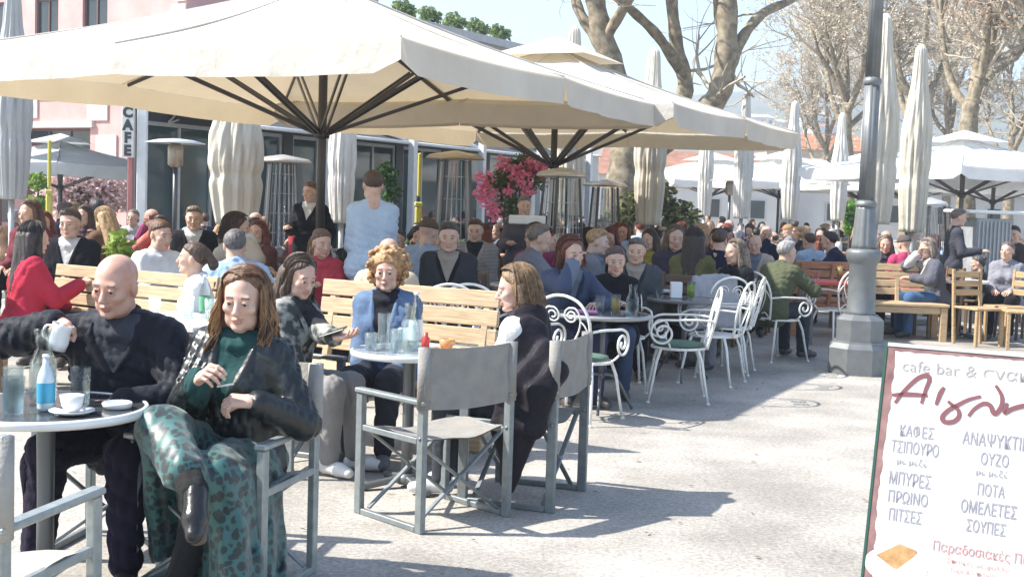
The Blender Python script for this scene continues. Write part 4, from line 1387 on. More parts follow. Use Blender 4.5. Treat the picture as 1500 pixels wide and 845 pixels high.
# woman in camouflage jacket with a phone
s_ = .95
tl = lambda px, py, D: to_local(at_d(px, py, D), P3L, P3R, s_)
CAMO = mat('camouflage', (.035, .040, .038), .85, c2=(.30, .30, .27), nscale=16, thr=(.42, .58), bump=.3, bscale=40)
cw, JC = person(P3L, P3R, 'dark haired woman in camouflage jacket looking at a phone in her hand',
    dict(s=s_, fem=True, lean=10, head=(-25, 18, 0), LH=tl(492, 494, 6.75), LE=(-.4, -.4, -.7), Lpose='relax', Lori=(V3((.1, .9, .1)), V3((0, .1, -1))),
         RH=(.12, .34, .26), RF=(.10, .40, .09), LF=(-.10, .46, .09), top=('jacket', CAMO, .02), inner=cloth((.03, .03, .035)), vdeep=.25, fold=.010, bottom=('trousers', cloth((.24, .23, .22)), .012), shoe=plain((.62, .62, .60), .6),
         hair='long', hcol=(.07, .045, .03), skin=(.6, .38, .29), vox=.011, hvox=.005, gvox=.0045, seed=12))
ph = MB(); ph.box((0, 0, 0), (.072, .148, .009), bev=.003); o = ph.build('phone', plain((.03, .03, .035), .15)); o.location = at_d(488, 486, 6.72); o.rotation_euler = (R_(20), R_(10), R_(-100)); tag(o, 'black phone held flat by the woman in camouflage jacket', 'phone')
# curly woman
s_ = .96
cp = V3((-.74, 7.55, 0)); cr = R_(172)
DENIM = mat('denim_blue', (.055, .10, .19), .85, c2=(.12, .19, .30), nscale=11, bump=.35, bscale=60)
person(cp, cr, 'woman with short curly blonde hair in blue denim jacket on the wooden bench',
    dict(s=s_, fem=True, lean=2, head=(5, 6, 0), RH=(.10, .33, .20), LH=(-.12, .34, .18), RF=(.1, .44, .09), LF=(-.1, .44, .09),
         top=('jacket', DENIM, .02), inner=cloth((.02, .02, .026)), vdeep=.36, lapel=.04, fold=.010, bottom=('trousers', cloth((.03, .032, .04)), .012), shoe=plain((.1, .1, .1), .6), hair='curly', hcol=(.36, .20, .085), skin=(.58, .37, .29), vox=.011, hvox=.0048, gvox=.005, seed=21,
         topextra=None))
# fair haired person in the coat-draped chair
s_ = .95
bp_ = (pB + pB2) / 2 + Matrix.Rotation(rzB, 3, 'Z') @ V3((-.03, .22, 0)); br = rzB + R_(6)
tl = lambda px, py, D: to_local(at_d(px, py, D), bp_, br, s_)
kid, JK = person(bp_, br, 'fair haired person in white jumper seen from behind, near black coat round the shoulders',
    dict(s=s_, fem=True, lean=6, head=(18, 10, 0), sw=.165, LH=tl(690, 560, 6.55), LE=(-.5, -.3, -.6), RH=(.10, .34, .24), RF=(.1, .42, .09), LF=(-.12, .44, .09),
         top=('jumper', cloth((.68, .67, .64)), .018), bottom=('trousers', cloth((.04, .045, .055)), .012), shoe=plain((.7, .7, .7), .6), hair='bob', hcol=(.20, .125, .065), skin=(.6, .4, .32), vox=.011, hvox=.005, seed=30))
COAT = mat('coat_plum', (.016, .013, .018), .6, var=.3, nscale=7, bump=.4, bscale=35, bdist=.012, sheen=.04, spec=.15)
f = Field(); S, t_, xd, fd, sh, elb = (JK[k] for k in ('S', 't', 'xd', 'fd', 'sh', 'elb'))
for i in range(9):                                    # across the back and shoulders
    u = -1 + 2 * i / 8
    p = S + xd * (.165 * u) - fd * (.070 - .045 * abs(u) ** 2) + t_ * (.050 - .055 * u * u)
    f.cone(p, V3((p.x * 1.22, p.y - .055, .54)), .056, .062, .06)
for i in range(5):                                    # hood rolled at the neck
    a0, a1 = math.pi * (1 + i / 5), math.pi * (1 + (i + 1) / 5)
    p_ = lambda a: JK['Nk'] + xd * (.10 * math.cos(a)) + fd * (.085 * math.sin(a) + .01) - t_ * .005
    f.cone(p_(a0), p_(a1), .046, .046, .03)
for yo, zl in ((-.18, .30), (-.12, .20), (-.06, .12), (.0, .16), (.05, .34)):   # the side that slides off over the arm rest
    P = [S - xd * .13 + V3((0, yo * .4 - .05, -.02)), V3((-.235, yo - .03, .74)), V3((-.312, yo, .645)), V3((-.325, yo * .8 + .02, .45)), V3((-.315, yo * .35 + .03, zl))]
    for j in range(4): f.cone(P[j], P[j + 1], .040, .040 if j < 3 else .028, .05)
JK['child']('coat', [f.surf(.011, lambda X, Y, Z: .008 * np.sin(62 * X + 50 * Y + 2.5 * np.sin(4 * Z)) + .004 * np.sin(33 * X + 41 * Y + 14 * Z))[:2] + (0,)], COAT)
# ------------------------------------------------------------------ benches, iron chairs and tables behind the front row
BG = 'slatted pine benches of the terrace'
def bench_at(p1, p2, label, name='bench', **kw):
    a = V3(p1); b = V3(p2)
    L = (b - a).length
    o = bench(name, label, L, group=BG, **kw)
    rz = math.atan2((b - a).y, (b - a).x) + math.pi
    c = (a + b) / 2 + Matrix.Rotation(rz, 3, 'Z') @ V3((0, .29, 0)); c.z = 0
    o.location = c; o.rotation_euler.z = rz
    return o
bench_at(V3((-1.27, 8.40, 0)), V3((-.08, 7.72, 0)), 'long pine bench behind the white rimmed table, curly haired woman sits on it', back=.97)
bench_at(V3((-3.60, 9.92, 0)), V3((-2.10, 8.96, 0)), 'pale pine bench behind the bald man, woman in red sits near its end')
b3 = bench('bench', 'pine bench standing in half shade just right of the grey lamp post', 1.05, (.52, .37, .21), group=BG, arms=False, back=.90)
b3.location = V3((x_at(1318, 480, 15.75), 15.75, 0)); b3.rotation_euler.z = R_(176)
b4 = bench('bench', 'reddish brown bench back seen behind the red table left of lamp post', 1.0, (.36, .16, .08), group=BG)
b4.location = V3((x_at(1203, 400, 15.9), 15.9, 0)); b4.rotation_euler.z = R_(12)
IG = 'white wrought iron armchairs with scrolled arms'
IC = iron_chair('iron_chair', 'white iron chair with heart shaped scroll back and green cushion, behind plum coat', IG)
p = at_d(850, 500, 8.95); IC.location = (p.x, p.y, 0); IC.rotation_euler.z = R_(-32)
ICN = iron_chair('iron_chair', 'white iron chair in profile with pale green cushion and big scroll arm', IG)
p = at_d(995, 520, 10.05); ICN.location = (p.x, p.y, 0); ICN.rotation_euler.z = R_(86)
IC3 = iron_chair('iron_chair', 'bare white lattice iron chair right of the one in profile, tilted back against light', IG, cushion=False)
p = at_d(1046, 520, 11.1); IC3.location = (p.x, p.y, 0); IC3.rotation_euler.z = R_(64)
for src, px, D, rz, lab in (
        (IC3, 1068, 11.9, 72, 'bare white iron chair standing close behind another lattice one near the stone coloured coat'),
        (IC3, 1136, 13.0, -62, 'white iron chair on which the man in green jacket sits'),
        (IC3, 1226, 14.5, 25, 'white iron chair half hidden behind the lamp post plinth'),
        (IC, 652, 9.75, 8, 'white iron chair back showing above the pine bench, left of a pair'),
        (IC, 694, 9.85, -6, 'white iron chair back showing above the pine bench, right of a pair'),
        (IC3, 818, 10.0, 172, 'white iron chair under the red haired woman'),
        (IC3, 905, 10.7, 180, 'white iron chair under the woman with clasped hands'),
        (IC3, 1046, 12.0, 20, 'white iron chair with a stone grey coat hanging over its back')):
    p = at_d(px, 480, D)
    copy_thing(src, (p.x, p.y, 0), R_(rz), lab, IG)
TB = 'tables of the iron chair group'
def tbl(px, D, R, lab, **kw):
    t = round_table('cafe_table', lab, R, group=TB, **kw)
    p = at_d(px, 460, D); t.location = (p.x, p.y, 0)
    return t.location.copy()
t3 = tbl(884, 9.35, .35, 'dark round table with glasses in front of the red haired woman', topc=(.16, .165, .17), rimc=(.30, .31, .31), tripod=True)
t4 = tbl(1002, 11.2, .33, 'dark round table with a lime drink left of the stone grey coat', topc=(.12, .12, .12), rimc=(.16, .16, .16), tripod=True)
carafe('water_carafe', 'glass carafe at the right side of dark table by the red haired woman', near(t3, .21, -.03), .22)
tumbler('beer_glass', 'glass of pale beer in the middle of dark table by the red haired woman', near(t3, .08, -.1), .03, .037, .15, .8, None, plain((.55, .36, .06), .2))
tumbler('water_glass', 'empty glass left of the beer on dark table by the red haired woman', near(t3, -.03, .0), .03, .036, .13, .2)
tb = MB(); tb.box((0, 0, .012), (.16, .10, .024), bev=.006); o = tb.build('purse', cloth((.45, .18, .34))); o.location = near(t3, -.13, -.08); tag(o, 'small pinkish purse lying on the dark table by red haired woman', 'purse')
tumbler('lime_drink', 'bright lime green drink in a glass on the dark table further back', near(t4, .05, -.03), .032, .038, .15, .8, None, plain((.42, .55, .04), .2))
tb = MB(); tb.box((0, 0, .07), (.10, .10, .14), bev=.004); o = tb.build('napkin_holder', plain((.74, .75, .76), .4)); o.location = near(t4, -.08, .0); tag(o, 'pale napkin box left of the lime green drink', 'napkin box')
tumbler('water_glass', 'small clear glass at the left edge of table with lime drink', near(t4, -.22, .02), .03, .036, .10, .4)
# red covered table by the lamp post
t5 = square_table('square_table', 'table with bright red top left of the lamp post', .75, .7, (.55, .05, .04), group=None)
p = at_d(1222, 410, 14.9); t5.location = (p.x, p.y, 0)
for i, (dx, lab) in enumerate(((-.22, 'small white cup at the left of the red table'), (.18, 'clear bottle at right on the red table'))):
    if i == 0: tumbler('cup', lab, near(t5.location, dx, 0, .7365), .035, .04, .09, 0, cat='cup')
    else: bottle('water_bottle', lab, near(t5.location, dx, .05, .7365), .24)
tumbler('beer_glass', 'tall glass of pale beer standing on the red table', near(t5.location, .05, -.05, .7365), .032, .038, .2, .85, None, plain((.55, .40, .12), .2))
# white covered table behind the two front people
t6 = square_table('square_table', 'white covered table between bald man and the woman in leather jacket', .8, .7, (.80, .79, .76))
p = at_d(268, 470, 7.9); t6.location = (p.x, p.y, 0); t6.rotation_euler.z = R_(-28)
for i, (dx, dy, lab) in enumerate(((-.15, -.1, 'tall water glass on the white covered table, nearest the bald man'), (.02, .05, 'water glass at the middle of the white covered table'), (.2, -.12, 'water glass on the white covered table nearest the brown haired woman'))):
    tumbler('water_glass', lab, near(t6.location, dx, dy, .7365), .032, .038, .14, .5 if i else .1)
bottle('water_bottle', 'clear water bottle with green label on the white covered table', near(t6.location, .1, .15, .7365), .27, .036, labc=(.1, .35, .18))
# chairs of pale wood at the right
CW = 'pale wooden chairs at the right side'
w1 = cafe_chair('wooden_chair', 'pale wooden chair right of the man in jeans, back towards paving', (.44, .30, .16), group=CW)
p = at_d(1436, 430, 15.2); w1.location = (p.x, p.y, 0); w1.rotation_euler.z = R_(200)
for px, D, rz, lab in ((1478, 15.6, 110, 'pale wooden chair in profile, second from the right picture edge'), (1499, 14.9, 80, 'pale wooden chair cut by the right picture edge')):
    p = at_d(px, 430, D); copy_thing(w1, (p.x, p.y, 0), R_(rz), lab, CW)

# ------------------------------------------------------------------ cast iron lamp post
lp = on_z(1256, 546); LPm = mat('lamp_cast_iron', (.175, .185, .187), .45, .3, var=.12, nscale=9, bump=.08, bscale=40)
lamp = empty('lamp_post', lp, R_(10), 'grey fluted cast iron lamp post with stepped octagonal plinth on the paving', 'lamp post')
m = MB(); a8 = math.cos(math.pi / 8)
m.lathe([(.300, 0), (.302, .25), (.285, .275), (.265, .300), (.262, .315)], 8, smooth=False); m.build('plinth', LPm, lamp)
m = MB(); m.lathe([(.235, .312), (.235, .52), (.205, .545), (.17, .57)], 8, smooth=False)
m.build('pedestal', LPm, lamp)
m = MB(); m.lathe([(.150, .56), (.134, .60), (.128, 1.04), (.142, 1.07), (.158, 1.10), (.168, 1.16), (.158, 1.185), (.125, 1.20)], 28); m.build('drum', LPm, lamp)
m = MB()
fl = lambda r, z, a: r * (1 + .11 * abs(math.sin(5 * a)) ** .7)
m.lathe([(.110, 1.19), (.106, 1.24), (.086, 1.58), (.082, 1.60)], 72, rfun=fl)
m.lathe([(.070, 1.66), (.066, 2.75)], 72, rfun=fl); m.lathe([(.064, 2.83), (.052, 4.9)], 72, rfun=fl)
m.build('shaft', LPm, lamp)
m = MB(); m.lathe([(.084, 1.592), (.102, 1.61), (.102, 1.635), (.076, 1.665)], 28); m.build('collar', LPm, lamp)
m = MB(); m.lathe([(.068, 2.745), (.082, 2.77), (.088, 2.79), (.082, 2.81), (.066, 2.835)], 28); m.build('collar', LPm, lamp)
m = MB(); m.lathe([(.10, 4.9), (.18, 5.3), (.20, 5.32), (.06, 5.5), (.01, 5.6)], 6, smooth=False); m.build('lantern', plain((.75, .77, .75), .3), lamp)
fp = MB(); fp.box((0, 0, .02), (.09, .06, .04), bev=.012); o = fp.build('stone_chip', plain((.16, .13, .12), .9)); o.location = on_z(1219, 541); tag(o, 'small dark lump lying at the left foot of the lamp post plinth', 'stone')

# ------------------------------------------------------------------ menu board at the lower right
sgA = R_(30); sgT = R_(12.5)
sg0 = at_d(1301, 507, 4.6)                            # upper left corner of the panel
ex = V3((math.cos(sgA), -math.sin(sgA), 0)); nh = V3((-math.sin(sgA), -math.cos(sgA), 0))
dn = (nh * math.sin(sgT) - V3((0, 0, 1)) * math.cos(sgT)).normalized()
nrm = ex.cross(-dn).normalized()
if nrm.dot(nh) < 0: nrm = -nrm
SW, SHT = .74, sg0.z / math.cos(sgT) - .04
def uv(px, py):
    d = ray(px, py); t_ = (sg0 - V3((0, 0, CAM_H))).dot(nrm) / d.dot(nrm)
    q_ = V3((0, 0, CAM_H)) + d * t_ - sg0
    return q_.dot(ex), q_.dot(dn)
sign = empty('menu_board', (sg0.x, sg0.y, 0), 0, 'cream menu board with Greek drinks list and burgundy script, standing at lower right', 'menu board')
def bp3(u, v, h=0.0): return sg0 + ex * u + dn * v + nrm * h - V3((sg0.x, sg0.y, 0))
def slab(mb, u0, u1, v0, v1, h0, h1, mi=0):
    P = [bp3(u, v, h) for h in (h0, h1) for v in (v0, v1) for u in (u0, u1)]
    mb.add(P, [(0, 1, 3, 2), (4, 6, 7, 5), (0, 4, 5, 1), (2, 3, 7, 6), (0, 2, 6, 4), (1, 5, 7, 3)], mi)
m = MB(); slab(m, 0, SW, 0, SHT, -.012, 0); m.build('panel', mat('poster_cream', (.52, .51, .49), .4, c2=(.64, .61, .57), nscale=3.5), sign)
GRN = plain((.012, .06, .04), .45)
m = MB()
slab(m, -.010, -.0005, -.014, SHT + .01, -.026, .004); m.build('frame_side', GRN, sign)
m = MB(); slab(m, SW + .0005, SW + .010, -.014, SHT + .01, -.026, .004); m.build('frame_side', GRN, sign)
m = MB(); slab(m, .0, SW, -.014, -.0005, -.026, .006); m.build('top_rail', plain((.42, .43, .43), .5), sign)
m = MB()                                              # rear leg frame of the A board
for u in (.03, SW - .03):
    a = bp3(u, .02, -.03); b = a - nh * .50; b.z = .012
    m.bar(a, b, .022, .030, upv=nh)
a = bp3(.03, .55, -.03)
m.build('rear_stand', GRN, sign)
q = random.Random(5)                                  # ragged burgundy border of the print
m = MB()
def rag(u0, u1, v0, v1, vert):
    n = 46
    P = []
    for i in range(n + 1):
        t_ = i / n
        w = (.022 + .008 * q.random() ** 2 + .004 * math.sin(t_ * 9)) * (1 if vert else .5)
        if vert: P.append([bp3(u0, v0 + (v1 - v0) * t_, .0012), bp3(u0 + w * (1 if u1 > u0 else -1), v0 + (v1 - v0) * t_, .0012)])
        else: P.append([bp3(u0 + (u1 - u0) * t_, v0, .0018), bp3(u0 + (u1 - u0) * t_, v0 + w, .0018)])
    m.grid(P, smooth=False)
rag(0, 1, 0, SHT, True); rag(SW, 0, 0, SHT, True); rag(0, SW, 0, 1, False)
m.build('border_print', mat('border_burgundy', (.13, .055, .055), .5, c2=(.26, .15, .135), nscale=14), sign)
def text_poly(s, size=1.0, bold=0.0):
    c = bpy.data.curves.new('lettering', 'FONT'); c.body = s; c.size = size; c.align_x = 'CENTER'; c.offset = bold; c.resolution_u = 3
    o = bpy.data.objects.new('lettering', c); col.objects.link(o)
    dg = bpy.context.evaluated_depsgraph_get()
    me = bpy.data.meshes.new_from_object(o.evaluated_get(dg))
    V = [v.co.copy() for v in me.vertices]; Fc = [tuple(p.vertices) for p in me.polygons]
    bpy.data.objects.remove(o); bpy.data.curves.remove(c); bpy.data.meshes.remove(me)
    return V, Fc
def put(mb, s, px, py, wpx, hpx, bold=.012):
    V, Fc = text_poly(s, 1.0, bold)
    if not V: return
    x0, x1 = min(v.x for v in V), max(v.x for v in V); y0, y1 = min(v.y for v in V), max(v.y for v in V)
    u, v = uv(px, py)
    ua, va = uv(px + wpx / 2, py + .085 * wpx / 2); ub, vb = uv(px - wpx / 2, py - .085 * wpx / 2)
    uw = ua - ub; vs_ = (va - vb) / uw
    vh = uv(px, py + hpx / 2)[1] - uv(px, py - hpx / 2)[1]
    P = []
    for p in V:
        fx = (p.x - (x0 + x1) / 2) / (x1 - x0); fy = (p.y - (y0 + y1) / 2) / (y1 - y0)
        P.append(bp3(u + fx * uw, v - fy * vh, .0025))
    mb.add(P, Fc)
m = MB()
for s, px, py, w, h in (('ΚΑΦΕΣ', 1343, 632, 50, 19), ('ΤΣΙΠΟΥΡΟ', 1340, 656, 70, 19), ('με μεζέ', 1336, 677, 44, 13), ('ΜΠΥΡΕΣ', 1333, 702, 61, 20), ('ΠΡΩΙΝΟ', 1330, 729, 58, 19), ('ΠΙΤΣΕΣ', 1326, 755, 48, 19),
                        ('ΑΝΑΨΥΚΤΙΚΑ', 1464, 646, 110, 20), ('ΟΥΖΟ', 1457, 673, 41, 19), ('με μεζέ', 1453, 693, 46, 13), ('ΠΟΤΑ', 1452, 718, 40, 19), ('ΟΜΕΛΕΤΕΣ', 1448, 745, 82, 20), ('ΣΟΥΠΕΣ', 1444, 772, 58, 19)):
    put(m, s, px, py, w, h)
m.build('lettering', plain((.23, .23, .27), .6), sign)
m = MB()
put(m, 'cafe bar & σνακ', 1412, 543, 184, 17, .0)
m.build('small_script', plain((.27, .26, .26), .6), sign)
m = MB()
put(m, 'Παραδοσιακές Πίτες', 1446, 812, 162, 20, .006)
put(m, 'Σπιτικές με φύλλο', 1432, 828, 92, 10, 0); put(m, 'τυρί & σπανάκι', 1428, 840, 74, 10, 0)
m.build('pie_lettering', plain((.40, .20, .20), .6), sign)
def ribbon(mb, pts, w):
    P = [V3((*uv(1180 + x / 2.381, 490 + y / 2.381), 0)) for x, y in pts]
    P = spline(P, 7); n = len(P); rows = []
    for i, p in enumerate(P):
        t_ = (P[min(i + 1, n - 1)] - P[max(i - 1, 0)]).normalized(); s_ = V3((-t_.y, t_.x, 0))
        k = w * (.65 + .35 * math.sin(math.pi * i / (n - 1)))
        rows.append([bp3(p.x + s_.x * k, p.y + s_.y * k, .003), bp3(p.x - s_.x * k, p.y - s_.y * k, .003)])
    mb.grid(rows, smooth=False)
m = MB()
for pts in (((312, 238), (345, 195), (392, 152), (424, 143), (432, 158), (420, 190), (404, 240)), ((303, 210), (360, 208), (426, 212)), ((484, 183), (470, 205), (455, 245)),
            ((497, 232), (512, 245), (532, 262), (535, 285), (515, 303), (484, 303), (478, 285), (500, 262), (535, 243), (570, 226), (612, 215)),
            ((568, 284), (590, 258), (622, 240), (645, 248), (655, 272), (668, 272), (684, 245), (684, 212), (664, 177)), ((704, 238), (694, 272), (722, 258), (764, 248), (790, 256), (786, 290), (772, 330))):
    ribbon(m, pts, .0082)
m.build('script', plain((.15, .05, .06), .5), sign)
m = MB()
def disc(px, py, rx, ry, h, n=36, wob=0):
    u, v = uv(px, py); ru = uv(px + rx, py + .085 * rx)[0] - u; rv = uv(px, py + ry)[1] - v
    P = [bp3(u, v, h)] + [bp3(u + ru * math.cos(6.2832 * i / n), v + rv * math.sin(6.2832 * i / n), h) for i in range(n)]
    m.add(P, [(0, 1 + i, 1 + (i + 1) % n) for i in range(n)])
disc(1312, 828, 47, 27, .002); m.build('plate_print', plain((.70, .70, .69), .4), sign)
m = MB(); m.add([bp3(*uv(*p), .003) for p in ((1283, 812), (1318, 796), (1343, 806), (1340, 814), (1314, 833), (1308, 831))], [(0, 1, 2, 3, 4, 5)]); m.build('pie_print', mat('pie_tan', (.30, .16, .06), .5, c2=(.46, .28, .12), nscale=40), sign)
# ------------------------------------------------------------------ closed parasols, heaters, far parasols
FG = 'closed parasols standing among the tables'
CW1 = canvas((.60, .56, .47), .10); CW2 = canvas((.70, .67, .61), .10); CW3 = canvas((.46, .47, .46), .08)
for i, (px, py, D, zb_, w, cm, lab) in enumerate((
        (22, -25, 17.5, 1.35, .46, CW3, 'closed greyish parasol at left picture edge, its top above the big open canopy'),
        (352, 88, 17.6, 1.10, .68, CW1, 'fat pale closed parasol just left of the nearest parasol pole'),
        (272, 90, 24, 1.4, .40, CW2, 'thin white closed parasol behind the mushroom heater at left'),
        (508, 85, 21, 1.1, .42, CW2, 'white closed parasol behind the waiter in light blue shirt'),
        (845, 38, 21.2, 1.35, .46, CW1, 'closed parasol whose tip shows beside the vent cap of second open parasol'),
        (962, 70, 20, 1.25, .45, CW1, 'closed cream parasol right of the second open parasol pole'),
        (1096, 135, 27, 1.35, .38, CW2, 'closed white parasol left of the hill, before the lake houses'),
        (1167, 148, 29, 1.35, .40, CW2, 'closed white parasol at the tip of the second open canopy'),
        (1236, 165, 32, 1.35, .40, CW2, 'smallest closed white parasol, just left of the lamp post'),
        (1301, 20, 17.2, 1.40, .52, CW1, 'tall closed parasol directly behind the lamp post'),
        (1353, 65, 18, 1.30, .46, CW1, 'closed cream parasol right of lamp post, tied below the middle'),
        (1040, 150, 33, 1.35, .42, CW2, 'closed white parasol seen under the second open canopy, between two nearer ones'))):
    tp_ = at_d(px, py, D)
    folded_umbrella('closed_parasol', lab, (tp_.x - .03, tp_.y, 0), tp_.z, zb_, w * (1.0 if i < 9 else .84), cm, FG, seed=i + 3)
def far_open(px, D, half, zt, apex, rz, lab, cm, g='open white parasols in the distance'):
    p = at_d(px, 300, D); c = [V3((p.x, p.y, 0)) + Matrix.Rotation(R_(rz), 3, 'Z') @ V3((a * half, b * half, 0)) for a, b in ((1, -1), (1, 1), (-1, 1), (-1, -1))]
    return open_umbrella('open_parasol', lab, c, zt, apex, (p.x, p.y, 0), zt - .45, cm, g, val=.22, cap=True, pole_c=(.10, .10, .10))
WHT = canvas((.80, .80, .78), .22)
far_open(1408, 24.5, 2.2, 2.42, 3.05, 25, 'white parasol open at the right, its grey ribs showing underneath', WHT)
far_open(1454, 28.5, 2.2, 2.35, 2.9, 25, 'white parasol open behind another one at the far right', WHT)
far_open(1262, 40, 2.9, 2.45, 3.3, 20, 'white parasol open behind the lamp post far away', WHT)
far_open(1140, 42, 2.9, 2.45, 3.35, 20, 'white parasol open in the distance between two thin closed ones', WHT)
far_open(1040, 44, 2.9, 2.45, 3.35, 20, 'white parasol open in the distance, under the tip of the second canopy', WHT)
far_open(1330, 36, 2.6, 2.4, 3.1, 20, 'white parasol open between lamp post and the right edge, far back', WHT)
far_open(88, 25.5, 2.2, 1.98, 2.46, 18, 'pale grey parasol open before the red house at left', canvas((.60, .62, .62), .15))
HG = 'mushroom shaped patio heaters'
def grd(px, D): p = at_d(px, 300, D); return V3((p.x, p.y, 0))
mushroom_heater('patio_heater', 'mushroom patio heater with broad pale disc left of the pale closed parasol', grd(256, 18.5), 2.30, .43, group=HG)
mushroom_heater('patio_heater', 'smaller mushroom patio heater behind the broad disc one', grd(232, 27), 2.22, .36, group=HG)
mushroom_heater('patio_heater', 'mushroom patio heater with white disc beside the lamp post', grd(1222, 33), 2.35, .75, (.80, .80, .80), group=HG)
mushroom_heater('patio_heater', 'mushroom patio heater between two thin closed parasols', grd(1068, 31), 2.3, .5, (.78, .78, .78), group=HG)
PG = 'pyramid patio heaters with glass tubes'
pyramid_heater('patio_heater', 'pyramid patio heater right of the fat pale parasol', grd(413, 19.5), 2.15, .3, .56, PG, (.56, .50, .40))
pyramid_heater('patio_heater', 'pyramid patio heater right of the yellow post', grd(665, 17), 2.2, .2, .50, PG, (.50, .44, .34))
pyramid_heater('patio_heater', 'pyramid patio heater in front of the second parasol pole', grd(822, 15.5), 1.98, .5, .46, PG, (.60, .60, .58))
pyramid_heater('patio_heater', 'pyramid patio heater under the greenish tree trunk', grd(886, 20), 1.95, .2, .46, PG, (.52, .44, .34))
pyramid_heater('patio_heater', 'pyramid patio heater behind the closed parasol at right', grd(1362, 19.5), 1.82, .4, .46, PG, (.66, .66, .65))
m = MB(); m.box((0, 0, .88), (.56, .5, 1.30), bev=.01)
scr = empty('wind_screen', grd(1444, 18.5), R_(12), 'grey ribbed cabinet with pale lid at the right, behind the dark clothed waiter', 'cabinet')
m.build('cabinet_body', mat('grey_ribbed', (.30, .31, .32), .5, var=.25, nscale=6), scr)
m = MB()
for i in range(9): m.box((-.25 + i * .0625, -.262, .88), (.022, .02, 1.2), bev=.003)
m.build('ribs', plain((.40, .41, .41), .5), scr)
m = MB(); m.box((0, 0, 1.62), (.95, .7, .05), bev=.015); m.build('lid', plain((.78, .77, .74), .5), scr)
m = MB(); m.box((0, 0, .11), (.5, .44, .22), bev=.01); m.build('base', plain((.1, .1, .1), .5), scr)
YM = plain((.50, .46, .09), .6)
for px, D, h, lab in ((72, 20, 2.25, 'bright yellow tall flat post before the red house'), (613, 19, 2.15, 'bright yellow tall flat post right of the waiter in light blue')):
    m = MB(); m.box((0, 0, .72), (.10, .07, 1.4), bev=.02); m.box((0, 0, 1.9), (.055, .05, h - 1.5), bev=.015); m.box((0, 0, 1.46), (.12, .09, .07), bev=.015)
    r = empty('yellow_post', grd(px, D), .2, lab, 'post', 'yellow posts'); m.build('post_body', YM, r)
    m = MB(); m.box((0, 0, .01), (.4, .4, .03), bev=.006); m.build('base', plain((.2, .2, .2), .6), r)
# ------------------------------------------------------------------ people behind the front rows
KINDS = {
    'man': dict(lean=8, head=(5, 8, 0), top='jacket', hair='short', s=1.0, g=.022),
    'man_lean': dict(lean=24, head=(-12, 2, 0), top='jacket', hair='short', s=1.0, g=.022, RH=(.10, .46, .76), LH=(-.14, .44, .76), RE=(.8, -.2, -.3), LE=(-.8, -.2, -.3)),
    'woman': dict(lean=5, head=(-8, 6, 0), top='jumper', hair='long', s=.96, fem=True, g=.018),
    'woman_bob': dict(lean=14, head=(10, 8, 4), top='jacket', hair='bob', s=.97, fem=True, g=.022, RH=(.02, .27, 1.06), RE=(.6, .5, -.8), LH=(-.12, .42, .76), LE=(-.8, -.2, -.4)),
    'woman_bun': dict(lean=10, head=(12, 10, 0), top='jumper', hair='bun', s=.96, fem=True, g=.018, RH=(.16, .42, .78), LH=(-.10, .40, .78)),
    'woman_tail': dict(lean=6, head=(-14, -4, 0), top='shirt', hair='tail', s=.96, fem=True, g=.016),
    'woman_straight': dict(lean=6, head=(14, 4, 0), top='jacket', hair='straight', s=.97, fem=True, g=.022, RH=(.10, .40, .80), LH=(-.10, .38, .60)),
    'man_fringe': dict(lean=12, head=(-4, 6, 0), top='jacket', hair='fringe', s=1.0, g=.026, fat=.02, RH=(.18, .42, .76), LH=(-.16, .42, .76)),
    'man_cap': dict(lean=14, head=(6, 10, 0), top='jacket', hair='cap', s=.99, g=.024, RH=(.16, .42, .76), LH=(-.10, .40, .76)),
    'man_back': dict(lean=-7, head=(24, -2, 0), top='jumper', hair='short', s=1.02, g=.020, RH=(.14, .30, .74), LH=(-.06, .27, .86), RE=(.9, .1, -.4), LE=(-.9, .1, -.4)),
    'woman_turn': dict(lean=10, head=(46, 4, 6), twist=14, top='jacket', hair='long', s=.95, fem=True, g=.024, RH=(.06, .44, .78), LH=(-.24, .36, .80)),
    'man_chin': dict(lean=20, head=(-30, 10, -6), twist=-12, top='shirt', hair='fringe', s=1.0, g=.018, fat=.015, RH=(.04, .30, 1.02), RE=(.5, .6, -.9), LH=(-.2, .42, .76)),
    'woman_phone': dict(lean=16, head=(-4, 26, 0), top='jumper', hair='straight', s=.95, fem=True, g=.018, RH=(.06, .34, .92), LH=(-.06, .34, .90), RE=(.8, -.1, -.8), LE=(-.8, -.1, -.8)),
    'stand_man': dict(stand=True, lean=4, head=(4, 8, 0), top='shirt', hair='short', s=1.0, g=.018, RH=(.20, .34, 1.10), LH=(-.22, .30, 1.08)),
    'stand_woman': dict(stand=True, lean=3, head=(-20, 8, 0), top='jacket', hair='bun', s=.96, fem=True, g=.018, RH=(.16, .36, 1.12), LH=(-.22, .06, .88)),
}
PROTO = {}
BASE_H = {}
